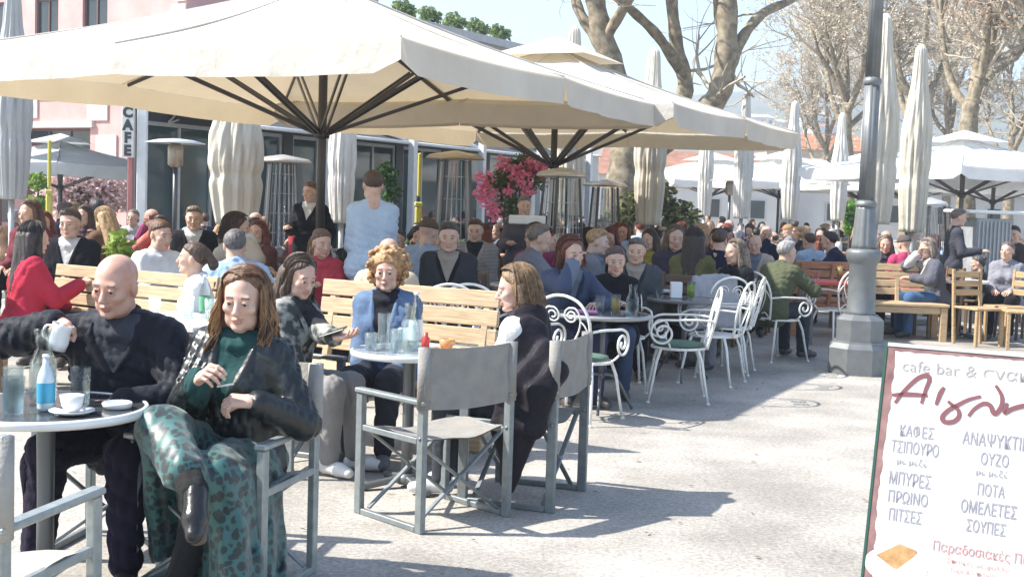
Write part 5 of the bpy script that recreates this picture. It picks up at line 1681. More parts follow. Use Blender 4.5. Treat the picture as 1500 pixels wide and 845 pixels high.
def place(kind, px, py, D, rz, label, top=(.03, .03, .035), bottom=(.04, .045, .06), hcol=(.05, .03, .02), skin=(.56, .37, .28), group=None, zfix=None):
    """seat a person with the top of the head at the picture point (px, py), D metres away; rz = 0 looks away from the camera"""
    p = at_d(px, py, D)
    k = KINDS[kind]
    if kind not in PROTO:
        P = dict(k); nm = P.pop('top'); gr = P.pop('g')
        P.update(top=(nm, cloth(top), gr), bottom=('trousers', cloth(bottom), .014), shoe=plain((.05, .045, .045), .5), inner=cloth((.5, .49, .47)) if nm == 'jacket' else None, vdeep=.16 if not P.get('fem') else .13, fold=.012, hcol=hcol, skin=skin, vox=.0135, hvox=.0075, gvox=.007, seed=len(PROTO) * 7 + 3, hem=.03)
        r, J = person((0, 0, 0), 0, label, P, group)
        PROTO[kind] = r
        BASE_H[kind] = max(v[2] for v in r.bound_box) + .02
        first = True
    else: first = False
    s = max(.86, min(1.14, p.z / BASE_H[kind])) if zfix is None else zfix
    loc = (p.x, p.y, 0)
    if first:
        r = PROTO[kind]; r.location = loc; r.rotation_euler = (0, 0, R_(rz)); r.scale = (s,) * 3
    else:
        iq = random.Random(label).choice(((.5, .49, .47), (.02, .02, .025), (.15, .17, .22), (.30, .26, .22), tuple(x * 1.2 for x in top)))
        r = copy_person(PROTO[kind], loc, R_(rz), label, top, bottom, hcol, skin, s, group, iq)
    return r
DK = (.012, .012, .016); NV = (.012, .016, .04); WHI = (.62, .62, .62); GRY = (.20, .20, .22); BEI = (.42, .35, .27); RED = (.40, .035, .05); LBL = (.33, .45, .60); BUR = (.20, .03, .08)
BLK = (.012, .010, .009); BRN = (.06, .032, .018); GRH = (.28, .26, .24); AUB = (.15, .035, .015); BLO = (.34, .22, .11)
LG = 'people sitting at the tables left of the nearest parasol pole'
MG = 'people sitting at the tables in the middle'
RG = 'people sitting at the tables right of the lamp post'
KINDS['waiter'] = dict(KINDS['stand_man'], sw=.140, g=.012, RH=(.11, .31, 1.02), LH=(-.13, .30, 1.06), RE=(.15, -.7, -.5), LE=(-.15, -.7, -.5))
waiter = place('waiter', 548, 246, 10.9, 12, 'waiter in light blue shirt standing with his back to the camera', (.42, .52, .64), (.03, .03, .035), BRN)
place('stand_woman', 457, 264, 15.5, 170, 'waitress in black with white collar standing just left of the parasol pole', DK, DK, (.10, .06, .035))
place('stand_man', 768, 284, 15.0, 185, 'standing man in grey top carrying a white box under the pink flowers', (.11, .10, .12), DK, (.16, .14, .13), zfix=.97)
place('stand_man', 1398, 304, 17.2, -100, 'waiter in dark polo shirt standing right of the lamp post, arm stretched out', (.06, .06, .075), DK, (.12, .09, .07))
for a in (
    ('woman_straight', 34, 322, 9.5, -55, 'woman in red jumper with very long dark hair at left picture edge', (.42, .03, .06), DK, (.035, .026, .022)),
    ('man', 112, 302, 11.2, 172, 'broad man in black jacket facing camera behind the bald man\'s bench', DK, DK, (.06, .04, .03)),
    ('woman', 50, 289, 13.2, 165, 'woman in burgundy top and black coat near the left picture edge, facing camera', (.14, .03, .04), DK, (.10, .05, .03)),
    ('woman_bun', 226, 318, 10.6, -140, 'brown haired woman in white jumper tilting her face up, above the pine bench', WHI, GRY, (.10, .045, .025)),
    ('man', 287, 299, 14.0, 185, 'man in black facing camera, right of the mushroom heater', DK, DK, (.13, .09, .06)),
    ('woman_bob', 320, 310, 11.4, -95, 'dark haired woman in beige top seen from the side left of fat pale parasol', (.40, .35, .28), GRY, BRN),
    ('man_lean', 352, 334, 9.3, 20, 'grey haired man in light blue shirt bending over behind the woman in leather jacket', LBL, GRY, (.10, .09, .09)),
    ('woman_tail', 300, 352, 8.7, 105, 'person in bright white shirt leaning forward behind the woman in leather jacket', (.70, .70, .70), GRY, BRN),
    ('woman_straight', 385, 322, 13.2, 150, 'auburn haired woman at the foot of the fat pale parasol', (.10, .04, .035), DK, AUB),
    ('woman_bun', 468, 332, 11.0, -160, 'person in bright red jacket just right of the nearest parasol pole', (.50, .06, .08), DK, (.12, .07, .05)),
    ('man_fringe', 564, 346, 9.35, -8, 'balding man in beige jacket seen from behind over the pine bench', (.52, .43, .31), (.20, .18, .15), (.34, .30, .26)),
    ('man_cap', 610, 318, 12.2, -40, 'man in brown cap and light blue shirt leaning at a table right of waiter', (.24, .32, .44), DK, (.10, .07, .05)),
    ('man', 660, 322, 11.2, 178, 'man in black jacket facing the camera behind the pair of iron chair backs', DK, DK, (.04, .03, .025)),
    ('man_lean', 748, 324, 11.6, -75, 'man in grey jacket with folded arms leaning on a table under the pink flowers', (.16, .16, .19), NV, (.14, .11, .09)),
    ('woman', 789, 325, 12.6, 150, 'dark haired woman in burgundy jumper beside the second parasol pole', BUR, DK, BRN),
    ('woman_bob', 826, 343, 9.9, -160, 'red haired woman in navy jacket with her hand at her mouth', (.03, .04, .075), (.04, .045, .09), (.12, .035, .016)),
    ('woman_bun', 904, 357, 10.4, 172, 'woman in black jumper with hands clasped above the dark table', DK, (.05, .07, .12), (.07, .04, .03)),
    ('man', 936, 345, 11.6, 165, 'man in charcoal jacket behind the woman with clasped hands, arm along the table', (.03, .035, .04), DK, (.09, .07, .06)),
    ('woman', 986, 328, 13.3, 195, 'woman in dark violet top left of the long haired woman in olive jacket', (.05, .035, .06), DK, (.12, .08, .05)),
    ('woman_straight', 1014, 332, 12.6, -25, 'woman with long straight dark hair and olive jacket seen from behind', (.13, .12, .05), DK, (.035, .022, .016)),
    ('man', 1049, 334, 14.0, -35, 'man in navy shirt seen from behind, between the olive jacket and grey haired heads', NV, DK, BRN),
    ('woman', 1086, 349, 12.2, 120, 'grey brown haired woman in black top with the stone grey coat on her chair', DK, GRY, (.17, .13, .10)),
    ('man_lean', 1130, 350, 13.0, -50, 'man in olive green jacket on an iron chair turning his back to the camera', (.085, .095, .055), (.03, .04, .055), (.30, .28, .26)),
    ('man', 1193, 340, 17.6, 25, 'man in light blue shirt over the reddish bench back, left of lamp post', LBL, DK, BRN),
    ('man_lean', 1246, 338, 17.0, 70, 'man in dark navy jacket leaning left, partly hidden by the lamp post', NV, NV, BLK),
    ('woman', 1296, 343, 17.0, 175, 'person facing the camera directly right of the lamp post, in dark clothes', (.05, .05, .06), DK, (.16, .12, .09)),
    ('man_cap', 1335, 344, 16.6, 15, 'person in bright pinkish red jumper seen from behind over the pine bench', (.42, .05, .12), DK, (.10, .08, .08)),
    ('woman_bob', 1376, 349, 16.0, 100, 'woman in white scarf and dark jacket with blue jeans beside the pine bench', (.10, .10, .12), (.06, .12, .24), (.26, .20, .16)),
    ('woman_tail', 1478, 352, 16.2, 150, 'person in grey shirt at the right picture edge near the wooden chairs', (.22, .22, .25), DK, (.10, .07, .06)),
    ('man', 1490, 322, 19.0, 140, 'man in brown and black at the right edge, behind the grey cabinet', (.07, .05, .05), DK, BLK),
    ('woman_bun', 1444, 384, 16.6, 60, 'person bending over in dark clothes between the wooden chairs', (.06, .065, .06), DK, (.06, .05, .05)),
    ('man', 84, 294, 17.5, -80, 'man in navy jacket seen from the side left of the yellow post', NV, DK, BRN),
    ('man_lean', 150, 290, 17.0, 30, 'man in white shirt and blue trousers bending over before the pink blossom', WHI, (.06, .08, .2), BLK),
    ('woman', 128, 300, 16.2, 170, 'woman in dark top with brown hair in front of the pink blossom', (.10, .04, .05), DK, BRN),
    ('woman_tail', 196, 305, 18.2, 190, 'person in pale grey top at the red and white sign pole', (.45, .44, .44), GRY, (.12, .09, .06)),
    ('woman_bob', 246, 316, 15.5, 160, 'person in coral red top under the mushroom heater', (.50, .12, .10), DK, BRN),
    ('man', 700, 318, 14.0, 170, 'man in grey and white striped top left of the pink flowers', (.34, .32, .32), DK, BRN),
    ('man_fringe', 1108, 342, 15.8, 165, 'bald man in sand coloured jacket behind the man in olive green', (.38, .33, .27), DK, GRH),
    ('woman', 955, 335, 15.0, 150, 'woman in mustard jumper behind the man in charcoal jacket', (.33, .27, .05), DK, BRN)):
    place(*a[:5], a[5], *a[6:], group=(LG if a[1] < 470 else MG if a[1] < 1250 else RG))
# the stone grey coat over a chair back, a tray, the white box
co = Field()
c0 = at_d(1046, 408, 11.75)
for i in range(7):
    u = -1 + i / 3
    co.cone((u * .20, 0, .90 - .02 * u * u), (u * .25, -.03, .47), .035, .05, .05)
V, Q, M = co.surf(.014, folds(.010, 4))
o = link('grey_coat', np_mesh('grey_coat', [(V, Q, 0)], [cloth((.30, .31, .34))])); o.location = (c0.x, c0.y - .02, 0); o.rotation_euler.z = R_(20)
tag(o, 'stone grey coat hanging over an iron chair back by the lime drink table', 'coat')
m = MB(); m.box((0, 0, 0), (.42, .26, .10), bev=.01); o = m.build('white_box', plain((.80, .79, .77), .6)); o.location = at_d(772, 322, 14.6); tag(o, 'white box held by the standing man under the pink flowers', 'box')
# plain wooden seats and tables under the rows further back
seat0 = None
SG = 'dark wooden chairs of the middle rows'
def seat_under(r, lab):
    global seat0
    x, y, z = r.location; a = r.rotation_euler.z
    if seat0 is None:
        seat0 = cafe_chair('wooden_chair', lab, (.16, .10, .06), group=SG); seat0.location = (x, y, 0); seat0.rotation_euler.z = a
    else: copy_thing(seat0, (x, y, 0), a, lab, SG)
SKIP = ('red haired', 'clasped', 'green jacket', 'grey brown', 'beige jacket', 'stand', 'over the pine bench', 'waiter')
for r in [o for o in col.objects if o.name.split('.')[0] == 'person' and o.get('group') in (LG, MG, RG)]:
    if any(w in r['label'] for w in SKIP) or r.location.y < 8: continue
    lab = r['label']
    who = lab.split(' ')
    seat_under(r, 'dark wooden chair under the ' + ' '.join(who[:9] if who[0] not in ('a', 'an') else who[1:10]))
TG = 'small tables among the crowd'
tt = round_table('cafe_table', 'white round table beside the waiter in light blue shirt', .34, (.74, .74, .72), (.80, .80, .78), group=TG); p = at_d(690, 370, 10.9); tt.location = (p.x, p.y, 0); tt['label'] = 'white round table before the man in black jacket, behind the iron chair backs'
for px, D, lab in ((110, 12.0, 'white round table left of the mushroom heater'), (300, 12.6, 'white round table right of the mushroom heater'), (430, 12.4, 'white round table at the foot of nearest parasol pole'), (960, 12.6, 'white round table behind the man in charcoal jacket'),
                   (1080, 14.6, 'white round table behind the olive green jacket'), (1270, 17.9, 'white round table behind the lamp post'), (1410, 16.1, 'white round table in front of the woman in blue jeans'), (770, 12.4, 'white round table under the pink flowers')):
    p = at_d(px, 370, D); copy_thing(tt, (p.x, p.y, 0), 0, lab, TG)

# ------------------------------------------------------------------ the far crowd
CR = 'far crowd seated under the parasols'
q = random.Random(11)
COLW = [('black', DK), ('navy', NV), ('white', WHI), ('grey', GRY), ('beige', BEI), ('red', (.42, .05, .06)), ('light blue', LBL), ('dark green', (.04, .08, .05)), ('burgundy', BUR), ('brown', (.12, .07, .045)), ('pink', (.50, .22, .26)), ('yellow', (.5, .4, .08)), ('teal', (.03, .16, .17)), ('lilac', (.30, .24, .40)), ('cream', (.62, .57, .48))]
HW = [('dark hair', BLK), ('brown hair', BRN), ('fair hair', BLO), ('grey hair', GRH), ('reddish hair', AUB)]
used = set()
def landmark(px):
    for lim, t in ((215, 'far back before the red house'), (330, 'far back beside the mushroom heater'), (470, 'far back by the dark pavilion'), (620, 'far back left of the yellow post'), (760, 'far back near the pink flowers'), (900, 'far back behind the second parasol pole'),
                   (985, 'far back by the closed cream parasol'), (1060, 'far back below the second canopy'), (1130, 'far back left of the thin white parasols'), (1200, 'far back under the white canopies'), (1262, 'far back left of lamp post'), (1345, 'far back right of lamp post'), (1600, 'far back at the right')):
        if px < lim: return t
kinds = ('man_back', 'woman_turn', 'man_chin', 'woman_phone', 'man', 'woman', 'woman_bob', 'man_lean', 'woman_bun', 'woman_straight', 'man_fringe', 'man_cap', 'woman_tail')
kw = {'man_back': 'cropped', 'woman_turn': 'loose', 'man_chin': 'receding', 'woman_phone': 'straight', 'man': 'short', 'woman': 'long', 'woman_bob': 'bobbed', 'man_lean': 'short', 'woman_bun': 'tied', 'woman_straight': 'very long', 'man_fringe': 'thinning', 'woman_tail': 'tied back'}
pos = []
PEOPLE = [o for o in col.objects if o.name.split('.')[0] == 'person' and o.location.y > 8]
for D in (11.9, 13.0, 14.2, 15.2, 16.2, 17.4, 18.8, 20.3, 19.5, 22, 24.5, 27.5, 31, 35, 40):
    step = .80 * 1850 / D
    px = 10 + q.uniform(0, step)
    while px < 1495:
        ok = px > 590 or D < 24
        if px < 440 and D > 20.5: ok = False
        if D < 14 and not (100 < px < 470 or 590 < px < 1010): ok = False
        if px > 1290 and D > 27: ok = False
        if px > 1380 and D < 20: ok = False
        if px < 200 and D < 14: ok = False
        if px > 1150 and D < 19: ok = False
        w_ = at_d(px, 300, D)
        if any((o.location.x - w_.x) ** 2 + (o.location.y - w_.y) ** 2 < .40 for o in PEOPLE): ok = False
        if ok and q.random() < (.95 if px > 600 else .66):
            pos.append((px, D + q.uniform(-.7, .7)))
        px += step * q.uniform(.75, 1.35)
for px, D in pos:
    for _ in range(60):
        k = q.choice(kinds); cw_, c = q.choice(COLW[:2] + [COLW[3], COLW[9]] if q.random() < .5 else COLW[:10] if q.random() < .75 else COLW); hw, hc_ = q.choice(HW)
        lab = 'person in %s, %s %s, %s' % (cw_, kw.get(k, ''), hw, landmark(px)) if k != 'man_cap' else 'person in %s, %s cap, %s' % (cw_, hw.split()[0], landmark(px))
        if lab not in used: break
    used.add(lab)
    z = q.uniform(1.17, 1.34)
    pp = at_d(px, 300, D)
    yy = 297 + .033 * (px - 750) + (CAM_H - z) * F_PX / D
    v = lambda cc: tuple(round(min(.8, x * q.uniform(.85, 1.2)), 2) if x > .06 else x for x in cc)
    place(k, px, yy, D, q.uniform(-180, 180), lab, c, q.choice((DK, NV, GRY, (.06, .10, .2))), hc_, q.choice(((.55, .36, .28), (.60, .42, .34), (.48, .29, .21))), CR)
print('crowd', len(pos))
# ------------------------------------------------------------------ houses
def wall_frame(a, b):
    """frame whose x runs along the wall foot from a to b, y out of the wall (towards the camera side), z up"""
    a = V3(a); b = V3(b); x = (b - a).normalized(); y = V3((0, 0, 1)).cross(x) * -1
    M = Matrix((x, y, V3((0, 0, 1)))).transposed().to_4x4(); M.translation = a
    return M, (b - a).length
def house_wall(root, name, M, L, H, openings, m, thick=.3):
    """wall with real openings (x0, x1, z0, z1), built of blocks round them"""
    xs = sorted({0, L} | {o[0] for o in openings} | {o[1] for o in openings}); zs = sorted({0, H} | {o[2] for o in openings} | {o[3] for o in openings})
    mb = MB()
    for i in range(len(xs) - 1):
        for j in range(len(zs) - 1):
            cx, cz = (xs[i] + xs[i + 1]) / 2, (zs[j] + zs[j + 1]) / 2
            if any(o[0] < cx < o[1] and o[2] < cz < o[3] for o in openings): continue
            mb.box(None, (xs[i + 1] - xs[i], thick, zs[j + 1] - zs[j]), mtx=M @ Matrix.Translation(V3((cx, -thick / 2, cz))))
    return mb.build(name, m, root)
def window(root, M, o, fm, gm, mull=1, inset=.12):
    x0, x1, z0, z1 = o
    w = MB(); t = .07
    for (cx, cz, sx, sz) in (((x0 + x1) / 2, z0 + t / 2, x1 - x0, t), ((x0 + x1) / 2, z1 - t / 2, x1 - x0, t), (x0 + t / 2, (z0 + z1) / 2, t, z1 - z0 - 2 * t), (x1 - t / 2, (z0 + z1) / 2, t, z1 - z0 - 2 * t)):
        w.box(None, (sx, .08, sz), mtx=M @ Matrix.Translation(V3((cx, -inset, cz))))
    for k in range(mull):
        cx = x0 + (x1 - x0) * (k + 1) / (mull + 1); w.box(None, (t * .8, .07, z1 - z0 - 2 * t), mtx=M @ Matrix.Translation(V3((cx, -inset, (z0 + z1) / 2))))
    f = w.build('window', fm, root)
    g = MB(); g.box(None, (x1 - x0 - t, .02, z1 - z0 - t), mtx=M @ Matrix.Translation(V3(((x0 + x1) / 2, -inset - .01, (z0 + z1) / 2))))
    p = g.build('pane', gm, f)
    return f
DGL = mat('window_glass', (.035, .045, .05), .08, var=.4, nscale=.8)
TRIM = plain((.62, .57, .50), .7)
redm = mat('red_stucco', (.54, .29, .265), .85, c2=(.65, .39, .36), nscale=1.3, bump=.2, bscale=12)
# red house at the upper left

red = empty('red_house', (0, 0, 0), 0, 'red stucco house with cream corner stones at the upper left', 'house')
M, L = wall_frame((-17.6, 40.6, 0), (-9.2, 35.2, 0))
ops = [(1.2, 2.3, 5.3, 7.2), (3.4, 4.5, 5.3, 7.2), (5.6, 6.7, 5.3, 7.2), (3.0, 6.0, 2.25, 3.3), (.8, 2.2, .4, 2.6), (4.0, 5.2, 0.02, 1.9)]
house_wall(red, 'wall', M, L, 9.2, ops, redm)
for o in ops: window(red, M, o, plain((.12, .06, .05), .5), DGL, 2 if o[1] - o[0] > 2 else 1)
mb = MB()
for x0, x1, z0, z1, d in ((0, L, 4.35, 4.7, .14), (0, L, 8.3, 8.6, .2), (0, L, 9.2, 9.5, .35), (2.85, 6.15, 3.32, 3.5, .12)):
    mb.box(None, (x1 - x0 + .1, .3 + d, z1 - z0), mtx=M @ Matrix.Translation(V3(((x0 + x1) / 2, -.15 + d / 2, (z0 + z1) / 2))))
mb.build('cornice', TRIM, red)
for k in range(18):
    for sx in (0, 1):
        w = .55 if k % 2 else .38
        mb = MB(); mb.box(None, (w, .06, .40), mtx=M @ Matrix.Translation(V3((w / 2 if sx == 0 else L - w / 2, .032, .25 + k * .48)))); mb.build('quoin_block', TRIM, red)
for k, (x, z, w, h) in enumerate(((.9, 3.55, 1.4, .75), (2.3, 3.72, 1.3, .55), (.4, 3.0, 1.6, .5), (5.9, 3.62, .9, .7), (4.4, 4.82, 1.2, .45), (6.3, 2.3, .9, .9))):
    mb = MB(); mb.box(None, (w, .05, h), mtx=M @ Matrix.Translation(V3((x + w / 2, .027, z + h / 2 - .1)))); mb.build('stone_panel', plain((.58, .50, .46), .8), red)
mb = MB(); mb.box(None, (L, 8.0, .25), mtx=M @ Matrix.Translation(V3((L / 2, -4.3, 9.1)))); mb.build('roof', plain((.3, .14, .1), .8), red)
mb = MB(); mb.box(None, (.3, 8.0, 9.0), mtx=M @ Matrix.Translation(V3((L - .15, -4.3, 4.5)))); mb.box(None, (.3, 8.0, 9.0), mtx=M @ Matrix.Translation(V3((.15, -4.3, 4.5)))); mb.build('side_wall', redm, red)
mb = MB()
for x in (2.0, 3.7, 5.5): mb.box(None, (.10, .5, 2.9), mtx=M @ Matrix.Translation(V3((x, 1.6, 1.45))))
mb.build('porch_post', plain((.12, .05, .05), .5), red)
mb = MB(); mb.bar(M @ V3((-1.0, .3, 4.0)), M @ V3((-1.0, 2.8, 3.0)), 4.4, .12); mb.build('porch_roof', plain((.22, .23, .26), .8), red)
# dark glazed pavilion and grey block behind, along the promenade
A0 = V3((-6.6, 22.0, 0)); A1 = V3((.35, 35.0, 0))
pav = empty('pavilion', (0, 0, 0), 0, 'dark glazed pavilion with slanting charcoal awnings behind the nearest parasol pole', 'building')
M, L = wall_frame(A0, A1)
ch = plain((.045, .05, .055), .5)
ops = [(x, x + 1.75, .35, 2.75) for x in np.arange(.25, L - 1.9, 2.05)]
house_wall(pav, 'wall', M, L, 3.5, ops, ch, .2)
for o in ops: window(pav, M, o, plain((.50, .52, .52), .4, .2), mat('pavilion_glass', (.05, .085, .09), .06, var=.5, nscale=.6), 1, .08)
mb = MB(); mb.box(None, (L + .6, 4.6, .22), mtx=M @ Matrix.Translation(V3((L / 2, -2.1, 3.62)))); mb.build('roof', plain((.30, .32, .33), .6), pav)
for i, x in enumerate(np.arange(.3, L - 2.0, 2.9)):
    mb = MB(); P = []
    for k in range(9):
        t = k / 8; P.append([M @ V3((x + u * 2.6, .05 + 1.8 * t, 3.32 - .62 * t - .10 * math.sin(math.pi * t) - .03 * math.sin(6.28 * u * 2))) for u in np.linspace(0, 1, 9)])
    mb.grid(P); mb.build('awning', mat('awning_charcoal', (.05, .058, .065), .8, var=.2, nscale=3, translucent=.05), pav)
    mb = MB(); mb.tube([M @ V3((x, 1.86, 2.69)), M @ V3((x + 2.6, 1.86, 2.69))], .035, 8); mb.tube([M @ V3((x, .05, 3.34)), M @ V3((x, 1.86, 2.70))], .03, 8); mb.tube([M @ V3((x + 2.6, .05, 3.34)), M @ V3((x + 2.6, 1.86, 2.70))], .03, 8); mb.build('awning_frame', plain((.66, .68, .68), .4), pav)
for x in np.arange(.1, L, 2.9):
    mb = MB(); mb.box(None, (.14, .14, 3.3), mtx=M @ Matrix.Translation(V3((x, 1.9, 1.65)))); mb.build('column', plain((.62, .63, .62), .5), pav)
mb = MB(); mb.tube(spline([M @ V3((.8, .04, 3.0)), M @ V3((.95, .04, 3.15)), M @ V3((.9, .04, 2.9)), M @ V3((.75, .04, 2.75)), M @ V3((1.0, .04, 2.82))], 6), .02, 6); mb.build('wall_emblem', plain((.5, .5, .48), .5), pav)
gb = empty('grey_block', (0, 0, 0), 0, 'grey rendered block with plants along its parapet, rising behind the nearest big canopy', 'building')
B0 = at_d(575, 5, 34.5); B1 = at_d(760, 52, 40.2); B0 = B0 - (B1 - B0) * .35
M, L = wall_frame((B0.x, B0.y, 0), (B1.x, B1.y, 0))
HB = 6.28
ops = [(x, x + 1.3, 4.0, 5.6) for x in np.arange(.8, L - 1.6, 2.4)]
house_wall(gb, 'wall', M, L, HB, ops, mat('grey_render', (.34, .35, .36), .85, var=.1, nscale=2))
for o in ops: window(gb, M, o, plain((.5, .5, .5), .5), DGL)
mb = MB(); mb.box(None, (L + .3, .55, .22), mtx=M @ Matrix.Translation(V3((L / 2, -.12, HB + .11)))); mb.build('parapet', plain((.42, .43, .44), .8), gb)
mb = MB(); mb.box(None, (L, 6, .2), mtx=M @ Matrix.Translation(V3((L / 2, -3.4, HB - .3)))); mb.build('roof', plain((.3, .3, .3), .8), gb)
# ------------------------------------------------------------------ leafy things
def leaf_mesh(mb, c, r, n, size, rnd, mi=None, flat=1.0):
    for _ in range(n):
        d = V3((rnd.gauss(0, 1), rnd.gauss(0, 1), rnd.gauss(0, 1))).normalized()
        p = V3(c) + V3((d.x * r[0], d.y * r[1], d.z * r[2])) * (rnd.random() ** .45)
        a = V3((rnd.gauss(0, 1), rnd.gauss(0, 1), rnd.gauss(0, .6))).normalized(); b = a.cross(V3((rnd.gauss(0, 1), rnd.gauss(0, 1), rnd.gauss(0, 1)))).normalized()
        s = size * rnd.uniform(.6, 1.3)
        mb.add([p - a * s, p + b * s * .5, p + a * s, p - b * s * .5], [(0, 1, 2, 3)], 0 if mi is None else mi)
def shrub(name, label, loc, clumps, leaf, flower=None, pot=None, stem=True, seed=1, cat='plant'):
    rnd = random.Random(seed)
    r = empty(name, loc, 0, label, cat)
    if pot:
        mb = MB(); mb.lathe([(pot[0] * .75, 0), (pot[0], pot[1] * .92), (pot[0] * 1.06, pot[1] * .92), (pot[0] * 1.06, pot[1]), (pot[0] * .92, pot[1])], 20); mb.build('pot', plain((.34, .17, .10), .8), r)
    top = max(c[2] for c in clumps)
    if stem:
        mb = MB()
        for c in clumps[:7]: mb.tube(spline([(0, 0, (pot[1] if pot else 0) - .02), (c[0] * .3, c[1] * .3, c[2] * .55), (c[0], c[1], c[2])], 4), [.03] * 4 + [.02] * 3 + [.012] * 2 if False else .018, 5)
        mb.build('stem', plain((.14, .10, .07), .8), r)
    mb = MB()
    for c in clumps: leaf_mesh(mb, c[:3], (c[3],) * 3, int(380 * (c[3] / .3) ** 2), leaf[1], rnd)
    mb.build('foliage', mat('leaf_' + cname(leaf[0]), tuple(x * .6 for x in leaf[0]), .6, c2=tuple(min(1, x * 1.5) for x in leaf[0]), nscale=3, translucent=.3), r)
    if flower:
        mb = MB()
        for c in flower[2]: leaf_mesh(mb, c[:3], (c[3],) * 3, int(330 * (c[3] / .3) ** 2), flower[1], rnd)
        mb.build('blossom', mat('petal_' + cname(flower[0]), tuple(x * .75 for x in flower[0]), .6, c2=tuple(min(1, x * 1.3) for x in flower[0]), nscale=4, translucent=.3), r)
    return r
rn = random.Random(4)
fb = grd(748, 19.0)
shrub('flowering_climber', 'climber with bright pink flowers in a tall pot left of the second parasol pole', fb, [(.0, .1, 1.95, .26), (.2, .1, 2.1, .24), (-.18, .1, 1.8, .22), (.38, .1, 1.9, .2), (-.02, .1, 1.5, .2), (.1, .1, 1.2, .2)], ((.11, .17, .05), .05),
      ((.80, .27, .43), .045, [(-.40, -.15, 1.86, .17), (-.33, -.18, 1.6, .2), (-.24, -.15, 1.38, .15), (.14, -.2, 1.95, .19), (.32, -.15, 2.1, .17), (.46, -.15, 2.02, .14), (.24, -.2, 1.74, .14), (-.12, -.15, 2.1, .14), (-.46, -.15, 1.68, .12), (-.05, -.2, 1.72, .1)]), (.2, .45), seed=2)
shrub('pink_shrub', 'big pale pink blossoming shrub before the red house', grd(118, 30), [(0, 0, 1.4, .5), (.6, 0, 1.3, .4)], ((.20, .16, .10), .06),
      ((.86, .64, .64), .07, [(-.5, -.2, 1.5, .55), (0, -.2, 1.8, .6), (.6, -.2, 1.7, .5), (1.0, -.1, 1.4, .4), (-.2, -.3, 1.0, .5), (.5, -.2, 1.1, .45)]), seed=6, cat='shrub')
shrub('green_plant', 'bright green plant below the yellow post at left', grd(52, 21), [(0, 0, 1.2, .22), (.05, 0, 1.6, .18), (.1, 0, .8, .2)], ((.17, .28, .04), .06), pot=(.2, .4), seed=9)
shrub('green_plant', 'yellow green potted plant behind the bald man\'s head', grd(176, 12.4), [(0, 0, 1.02, .13), (.08, 0, .86, .14), (-.05, 0, .9, .12)], ((.24, .34, .06), .05), pot=(.14, .55), seed=10)
shrub('green_plant', 'rounded dark green plant behind the head of the waiter in light blue', grd(566, 17.5), [(0, 0, 1.85, .18), (.06, 0, 1.6, .15), (0, 0, 1.2, .16)], ((.04, .12, .03), .05), pot=(.2, .5), seed=12)
shrub('green_plant', 'small bright green plant at the lamp post collar, far back', grd(1246, 34), [(0, 0, 1.6, .3), (.1, 0, 1.2, .3)], ((.12, .26, .04), .08), pot=(.25, .5), seed=13)
shrub('green_plant', 'olive leaved bush behind the closed cream parasol in the middle', grd(930, 24), [(0, 0, 1.4, .45), (.4, 0, 1.7, .4), (-.3, 0, 1.1, .4), (.9, 0, 1.3, .4)], ((.12, .13, .05), .07), seed=14, cat='shrub')
for k in range(5):
    p = M @ V3((L * (.32 + .14 * k), -.12, HB + .2)); shrub('parapet_plant', ('light green plant on the grey parapet, nearest the canopy top', 'second light green plant on the grey parapet', 'middle plant on the grey parapet', 'fourth plant on the grey parapet, near its end', 'plant at the far end of the grey parapet')[k], p, [(0, 0, .25, .28), (.25, .1, .2, .2)], ((.22, .30, .10), .07), stem=False, seed=20 + k)
# ------------------------------------------------------------------ vertical sign on the red and white pole
sp = grd(190, 20.2); sgn = empty('pole_sign', sp, 0, 'narrow vertical sign with black letters on a red and white pole', 'sign')
mb = MB(); mb.box((.01, 0, 1.52), (.08, .08, 3.04), bev=.01); mb.build('pole', mat('pole_red', (.42, .16, .15), .5), sgn)
mb = MB(); mb.box((.19, 0, 1.65), (.15, .10, 3.3), bev=.01); mb.build('pole', plain((.72, .73, .72), .5), sgn)
mb = MB(); mb.box((-.01, -.09, 2.46), (.19, .06, .84), bev=.006); mb.build('sign_board', plain((.66, .66, .64), .5), sgn)
mb = MB()
for i, chh in enumerate('CAFE'):
    Vv, Ff = text_poly(chh, .22, .014)
    mb.add([V3((v.x - .01, -.1225, 2.70 - i * .20 + v.y - .02)) for v in Vv], Ff)
mb.build('lettering', plain((.05, .05, .05), .5), sgn)
# ------------------------------------------------------------------ trees
BARK = mat('plane_bark', (.15, .12, .08), .85, c2=(.33, .275, .19), nscale=7, bump=.6, bscale=16, thr=(.36, .66), detail=8)
TWIG = mat('twig', (.33, .28, .215), .85, c2=(.50, .43, .33), nscale=2)
def branch(mb, p, d, ln, r, lev, rnd, out, up=.12, n=4):
    pts = [p]; rr = [r]
    for k in range(n):
        d = (d + V3((rnd.gauss(0, .20), rnd.gauss(0, .20), rnd.gauss(0, .16) + up))).normalized()
        p = p + d * ln / n; pts.append(p); rr.append(r * (1 - .62 * (k + 1) / n))
    mb[min(lev, 1)].tube(pts, rr, 7 if lev == 0 else 5 if lev == 1 else 3, cap=False)
    if lev >= out: return
    for k in range(rnd.choice((4, 5, 6)) if lev else 5):
        t = rnd.uniform(.3, 1); i = min(n - 1, int(t * n)); q_ = pts[i].lerp(pts[i + 1], t * n - i)
        dd = (pts[i + 1] - pts[i]).normalized(); dd = (dd + V3((rnd.gauss(0, .75), rnd.gauss(0, .75), rnd.gauss(.1, .5)))).normalized()
        branch(mb, q_, dd, ln * rnd.uniform(.45, .7), max(.006, rr[i] * .55), lev + 1, rnd, out, up, 3)
